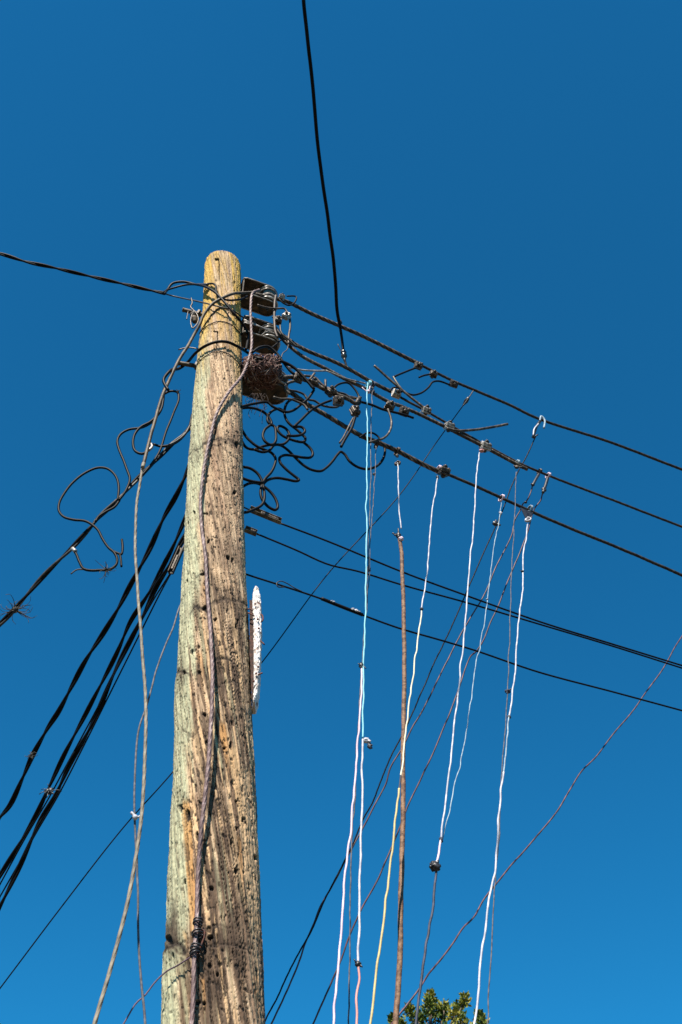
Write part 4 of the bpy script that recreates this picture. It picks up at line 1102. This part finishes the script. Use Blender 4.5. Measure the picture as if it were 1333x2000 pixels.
# white under the largest pale clamp -> navy rope
c = cord('white cord under the largest pale clamp, tied to a navy rope by black wad', [
    ([(937, 884), (932, 920), (928, 985), (920, 1080), (913, 1160), (903, 1280), (896, 1340), (888, 1420), (878, 1510), (868, 1590), (862, 1640)], -.03, -.12, .0056, M_WHITE, 'white upper cord', False),
    ([(862, 1638), (858, 1662), (853, 1688)], -.12, -.125, .0066, M_PINKWHITE, 'pinkish end', False),
    ([(853, 1700), (849, 1740), (843, 1785), (835, 1840), (826, 1900), (820, 1945), (814, 2004)], -.125, -.17, .0070, M_NAVY, 'navy lower rope', True)])
loop_on(c, 941, 868, 0, .016, M_WHITE); knot(c, 941, 880, -.03, (.012, .010, .010), M_SALMON, 35, tails=((.012, -.006, .003),)); knot(c, 850, 1692, -.13, (.017, .014, .017), M_TAPE, 36, .6, tails=((-.018, -.006, .005), (.012, .018, .004)), name='black_wad'); knot(c, 854, 1684, -.135, (.006, .006, .008), M_WHITE, 37); knot(c, 862, 1640, -.12, (.006, .006, .01), M_NAVY, 38)
# white far right
c = cord('rightmost white cord hanging from the dark wedge on the lowest cable', [
    ([(1031, 1024), (1028, 1050), (1023, 1085), (1022, 1150), (1014, 1205), (1008, 1290), (1003, 1350), (995, 1398)], -.02, -.08, .0056, M_WHITE, None, False),
    ([(995, 1396), (989, 1460), (984, 1510)], -.08, -.10, .0048, M_BLUEGREY, 'greyish stretch', False),
    ([(984, 1508), (978, 1560), (973, 1615), (969, 1690), (956, 1755), (948, 1815), (945, 1845), (938, 1910), (933, 1960), (926, 2004)], -.10, -.16, .0060, M_WHITE, 'white lower cord', True)])
loop_on(c, 1032, 1015, -.03, .012, M_WHITE, d=[0, 1, 0], name='ring'); knot(c, 1021, 1116, -.035, (.006, .006, .006), M_TAPE, 41, tails=((-.012, .0, .002),)); knot(c, 995, 1400, -.08, (.006, .006, .008), M_GREY, 42)
mb = MB()
A3 = [on_line(1017, 993, -.012), on_line(1042, 1003, -.012), on_line(1030, 1020, -.012)]
N3 = np.array([-.2, -.9, -.3]) * .012
mb.add([*A3, *[q + N3 for q in A3]], [(0, 1, 2), (5, 4, 3), (0, 3, 4, 1), (1, 4, 5, 2), (2, 5, 3, 0)]); mb.build('cleat', M_TAPE, c, smooth=False)
loop_on(c, 1035, 994, -.01, .019, M_BLUEGREY, .0034)
# grey one from the middle cable
c = cord('grey twine from the middle cable beside the rightmost white cord, with small dark knot', [
    ([(1009, 922), (1006, 1000), (1002, 1080), (998, 1150), (995, 1250), (991, 1350), (985, 1450), (980, 1530), (976, 1620), (970, 1700), (963, 1800), (958, 1900), (952, 2004)], -.02, -.05, .0038, M_GREY, None, True)])
loop_on(c, 1010, 905, -.005, .018, M_BLUEGREY, .0036); knot(c, 1010, 912, -.02, (.012, .008, .012), M_STRAND, 45, tails=((-.018, .004, .003), (.03, -.008, .003))); knot(c, 992, 1350, -.03, (.011, .009, .009), M_NAVY, 46, .6, tails=((.014, .008, .003), (-.006, -.016, .003)))
# pale blue twine
c = cord('thin pale blue twine hanging from the lowest cable, slanting left to the white cord', [
    ([(980, 982), (978, 1000), (975, 1020), (967, 1060), (958, 1130), (950, 1190), (940, 1250), (932, 1290), (920, 1370), (907, 1455), (896, 1505), (881, 1570), (864, 1642)], -.02, -.11, .0034, M_BLUEGREY, None, False)])
loop_on(c, 980, 973, 0, .018, M_PINKWHITE, .0036); knot(c, 978, 1002, -.025, (.006, .006, .012), M_WHITE, 51, tails=((.008, -.004, .002),)); knot(c, 952, 1170, -.06, (.004, .004, .004), M_WHITE, 52)

# lines that slant away behind the cords
def slant(label, pts, Y1, r_, m_, head=None, ground=True, wig=.004):
    r_ *= .85
    n = len(pts); p0 = on_line(*pts[0]); Y0 = p0[1]
    P = [at(u, v, Y0 + (Y1 - Y0) * i / (n - 1)) for i, (u, v) in enumerate(pts)]
    root = thing('slanting_line', P[0], label, 'cord', 'cords slanting down left behind the hanging cords')
    part_wire(root, 'cord', to_ground(P) if ground else P, r_, m_, 3, r_ * 7, .010, wig=wig, wl=.14, amp=.12, sides=9)
    return root
s8 = slant('dark slanting cord hung on a pale hook from the uppermost cable', [(1046, 854), (1030, 889), (1012, 922), (996, 960), (977, 1010), (966, 1035), (945, 1080), (920, 1137), (902, 1180), (876, 1238), (854, 1283), (801, 1403), (772, 1463), (744, 1526), (728, 1567), (709, 1600), (687, 1655), (669, 1692), (635, 1756), (609, 1816), (590, 1850), (556, 1917), (543, 1945), (522, 1985), (513, 2008)], 4.2, .0040, M_BLACK, wig=.004)
P = [on_line(1063, 836, -.02), on_line(1064, 820, -.02), on_line(1058, 813, -.02), on_line(1055, 822, -.02)]
part_wire(s8, 'hook', P, .0056, M_BLUEGREY, step=.005); part_wire(s8, 'shank', [on_line(1056, 822, -.01), on_line(1048, 834, -.01), on_line(1043, 850, -.01)], .008, M_TAPE, step=.006)
part_wire(s8, 'shank', [on_line(1052, 828, -.02), on_line(1044, 838, -.02), on_line(1042, 850, -.02)], .0042, M_WHITE, step=.006)
knot(s8, 1043, 853, -.01, (.012, .009, .010), M_TAPE, 61, tails=((.024, .012, .004),)); 
knot(s8, 968, 1023, .03, (.016, .01, .012), M_TAPE, 62, .6, tails=((.022, -.018, .005), (.004, .02, .005)))
s9 = slant('dark red slanting cord, left one of the pair hung from the middle cable', [(1053, 924), (1048, 936), (1041, 944), (1039, 955), (1033, 972), (1027, 981), (1022, 984), (1016, 998), (1006, 1016), (1000, 1045), (988, 1070), (970, 1105), (948, 1158), (920, 1205), (900, 1240), (878, 1282), (854, 1330), (842, 1356), (824, 1390), (804, 1425), (785, 1463), (763, 1500), (753, 1532), (731, 1573), (709, 1616), (676, 1680), (650, 1730), (627, 1771), (612, 1809), (597, 1842), (582, 1884), (560, 1936), (527, 2006)], 4.2, .0044, M_RED)
loop_on(s9, 1054, 921, 0, .014, M_TAPE); part_wire(s9, 'taped_top', [on_line(1053, 926, -.005), on_line(1046, 938, -.005), on_line(1041, 948, -.003)], .0075, M_TAPE, step=.006); knot(s9, 1041, 946, 0, (.008, .008, .01), M_TAPE, 64); knot(s9, 1027, 981, .012, (.007, .006, .006), M_TAPE, 65)
s10 = slant('dark red slanting cord, right one of the pair hung from the middle cable', [(1070, 931), (1066, 950), (1060, 965), (1056, 978), (1044, 994), (1038, 1012), (1034, 1030), (1027, 1050), (1010, 1092), (990, 1140), (975, 1180), (958, 1215), (945, 1250), (930, 1272), (919, 1282), (893, 1356), (867, 1422), (842, 1482), (823, 1519), (797, 1573), (772, 1638), (740, 1715), (710, 1771), (687, 1820), (667, 1872), (631, 1955), (609, 2006)], 4.15, .0044, M_RED)
loop_on(s10, 1071, 929, 0, .015, M_PINKWHITE); part_wire(s10, 'taped_top', [on_line(1070, 934, -.005), on_line(1066, 948, -.005), on_line(1061, 962, -.003)], .0085, M_TAPE, step=.006); knot(s10, 1063, 956, -.004, (.013, .010, .016), M_TAPE, 67)
# dark red line entering at the right edge
pts = [(1380, 1170), (1333, 1242), (1318, 1265), (1298, 1302), (1262, 1352), (1232, 1395), (1200, 1432), (1165, 1478), (1135, 1508), (1112, 1545), (1085, 1590), (1050, 1632), (1022, 1665), (1000, 1689), (976, 1719), (946, 1756), (927, 1790), (905, 1812), (886, 1842), (860, 1876), (837, 1903), (819, 1932), (777, 1985), (762, 2004)]
P = [at(u, v, Y) for u, v, Y in yl(pts, 4.6, 3.9)]
d0 = P[0] - P[1]; d0 /= np.linalg.norm(d0)
wire('slanting_line', 'dark red kinked cord slanting down from the right edge to the tree top', 'cord', [P[0] + d0 * 5, P[0] + d0 * 2.5] + to_ground(P), .0038, M_RED, 3, .03, step=.012, wig=.0018, wl=.2, sides=9)

# ------------------------------------------------------------------ splintered white board nailed beside the pole
def board():
    prof = [  # v, left, right of the near edge
        (1147, 498, 503), (1150, 496, 506), (1160, 494.5, 508.6), (1175, 494, 509.5), (1195, 494.5, 509.6), (1215, 495.5, 510), (1240, 496, 510), (1265, 496, 509), (1292, 496.5, 508), (1312, 496.5, 507), (1330, 496.5, 505.6), (1345, 496, 504.6), (1354, 495.5, 504), (1362, 495, 501), (1371, 495.5, 498)]
    vs = np.linspace(1147, 1371, 130)
    l = np.interp(vs, [p[0] for p in prof], [p[1] for p in prof]); r_ = np.interp(vs, [p[0] for p in prof], [p[2] for p in prof])
    n = fbm(vs / 4.0, vs * 0 + 2, vs * 0, 3) - .5; n2 = fbm(vs / 3.0 + 40, vs * 0 + 5, vs * 0, 3) - .5
    l = l + 2.6 * n; r_ = r_ + 3.2 * n2
    S = 14
    rows = []
    for k, v in enumerate(vs):
        a, b = at(l[k], v, 2.985), at(r_[k], v, 2.985)
        ring = []
        for i in range(S):
            t = i / (S - 1); rgh = .004 * (fbm(np.array([v / 5.]), np.array([i * .7]), np.array([3.]), 2)[0] - .5)
            bulge = -.008 * math.sin(math.pi * t)
            ring.append(a + (b - a) * t + np.array([0, bulge + rgh * 2, 0]))
        back = [ring[-1] + np.array([.0, .07, .0]), ring[0] + np.array([-.008, .07, 0])]
        rows.append(ring + back)
    m = S + 2
    V_ = np.array(rows).reshape(-1, 3)
    f = []
    for k in range(len(vs) - 1):
        for i in range(m):
            j = (i + 1) % m
            f.append((k * m + i, (k + 1) * m + i, (k + 1) * m + j, k * m + j))
    f.append(tuple(range(m))); f.append(tuple((len(vs) - 1) * m + i for i in range(m - 1, -1, -1)))
    bm = MB(); bm.add(V_, f)
    mt = mat('flaking_white_paint', (.66, .63, .61), (.50, .44, .40), 34, rough=.85, lo=.49, hi=.585, bump=.9, bscale=140, c3=(.12, .055, .035))
    root = thing('wooden_board', at(500, 1371, 2.985), 'splintered white painted board nailed on edge to the right side of the pole', 'board')
    bm.build('plank', mt, root, smooth=False)
    # bare brown backing lath between plank and pole
    lm = MB()
    vs2 = np.linspace(1172, 1366, 60)
    rows = []
    for k, v in enumerate(vs2):
        e = np.interp(v, [p[0] for p in EDGE], [p[2] for p in EDGE]); j = 1.6 * (fbm(np.array([v / 5.]), np.array([1.]), np.array([8.]), 2)[0] - .5)
        a, b = at(max(e - 1.0, 488.0) + j, v, 3.0), at(497.5 + j, v, 3.0)
        rows += [a, b, b + np.array([0, .06, 0]), a + np.array([0, .06, 0])]
    f = [(k * 4 + i, (k + 1) * 4 + i, (k + 1) * 4 + (i + 1) % 4, k * 4 + (i + 1) % 4) for k in range(59) for i in range(4)] + [(0, 1, 2, 3), (239, 238, 237, 236)]
    lm.add(np.array(rows), f); lm.build('backing_lath', mat('bare_brown_lath', (.055, .022, .014), (.018, .009, .006), 60, rough=.9, lo=.4, hi=.6, bump=.6), root, smooth=False)
    for pts in (((509, 1200), (512, 1201), (514, 1206), (513, 1213), (510, 1214)), ((509, 1252), (513, 1255), (517, 1259)), ((504, 1318), (509, 1316), (513, 1314)), ((508, 1236), (511, 1236)), ((484, 1190), (489, 1189), (494, 1193)), ((485, 1197), (490, 1199), (497, 1203))):
        nm = MB(); P_ = spline([at(u, v, 2.975) for u, v in pts], .004); nm.tube(P_, .0028, 6); nm.build('nail', M_NAIL, root)
    for u, v in ((506, 1228), (505, 1303), (501, 1316), (496, 1331), (504, 1210), (499, 1180)):
        nm = MB(); c_ = at(u, v, 2.972); nm.lathe(zbasis(c_, [0, -1, -.3]), [(.003, 0), (.0042, .002), (.0042, .004), (.002, .005)], 8); nm.build('nail_head', M_NAIL, root)
board()
for lab, pts in (('small splinter of wood standing off the left edge of the pole', None),): pass

# ------------------------------------------------------------------ the tree behind
def tree():
    TY = 24.0
    base = np.array([at(850, 1990, TY)[0], TY, 0.0])
    rg = random.Random(9)
    root = thing('tree', base, 'leafy tree top with yellow green sunlit tips rising at the bottom edge', 'tree')
    tips = [(842, 1950, .17), (868, 1972, .18), (908, 1954, .16), (896, 1972, .17), (799, 1975, .16), (852, 1974, .24), (832, 1984, .22), (886, 1984, .22), (767, 1992, .12), (936, 1984, .12), (942, 1999, .16), (818, 1994, .24), (862, 1994, .30), (784, 2003, .2), (904, 1996, .20), (838, 1964, .17)]
    cl = [(at(u, v, TY + rg.uniform(-.6, .6)), s) for u, v, s in tips]
    ztop = cl[0][0][2]
    m = MB(); trunk = spline([base + np.array([0, 0, -.2]), base + np.array([.08, .1, 2.5]), base + np.array([-.05, 0, 5.5]), np.array([cl[0][0][0] - .05, TY, ztop - .4])], .25)
    m.tube(trunk, np.linspace(.20, .02, len(trunk)), 10); m.build('trunk', M_BARK, root)
    # crown clusters through the volume below the tips
    cen = np.array([base[0], TY, ztop - 3.2])
    for k in range(95):
        a = rg.uniform(0, 2 * math.pi); h = rg.uniform(-2.6, 2.35); w = 1.9 * math.sqrt(max(.04, 1 - (h / 2.9) ** 2)) * (rg.uniform(.35, 1) ** .5)
        q = cen + np.array([w * math.cos(a), w * math.sin(a), h]); sz = rg.uniform(.28, .5)
        dq = q - E; vq = 1000 - FPX * (-dq[1] * SP + (dq[2] + sz) * CP) / (dq[1] * CP + (dq[2] + sz) * SP)
        if vq < 1994: q[2] -= 1.0 + (1994 - vq) * .02
        cl.append((q, sz))
    lm = MB(); bm = MB()
    V, F = [], []
    for ci, (c, s) in enumerate(cl):
        n = 110 if ci < 16 else 120
        t = trunk[min(len(trunk) - 1, max(0, int(len(trunk) * (c[2] - .7) / ztop)))]
        bm.tube(spline([t, (t + c) / 2 + np.array([0, 0, -.12]), c], .2), np.linspace(.035, .008, len(spline([t, (t + c) / 2, c], .2)))[:1].item() * .5, 5)
        for _ in range(n):
            d = np.array([rg.gauss(0, 1), rg.gauss(0, 1), rg.gauss(0, 1.0)]); d /= np.linalg.norm(d)
            p = c + d * s * rg.random() ** .6 * (np.ones(3) if ci >= 16 else np.array([.55, .55, 1.0]))
            ln, w = rg.uniform(.07, .13), rg.uniform(.026, .045)
            ax = d + np.array([rg.gauss(0, .6), rg.gauss(0, .6), rg.gauss(.5, .5)]); ax /= np.linalg.norm(ax)
            sd = np.cross(ax, [rg.gauss(0, 1), rg.gauss(0, 1), rg.gauss(0, 1)]); sd /= np.linalg.norm(sd)
            nn = np.cross(ax, sd) * w * .35
            i = len(V)
            V += [p, p + ax * ln * .5 + sd * w + nn, p + ax * ln, p + ax * ln * .5 - sd * w + nn]
            F += [(i, i + 1, i + 2), (i, i + 2, i + 3)]
    lm.add(np.array(V), F)
    o = lm.build('crown', M_LEAF, root, smooth=False); tag(o, kind='stuff')
    bm.build('limbs', M_BARK, root)
tree()
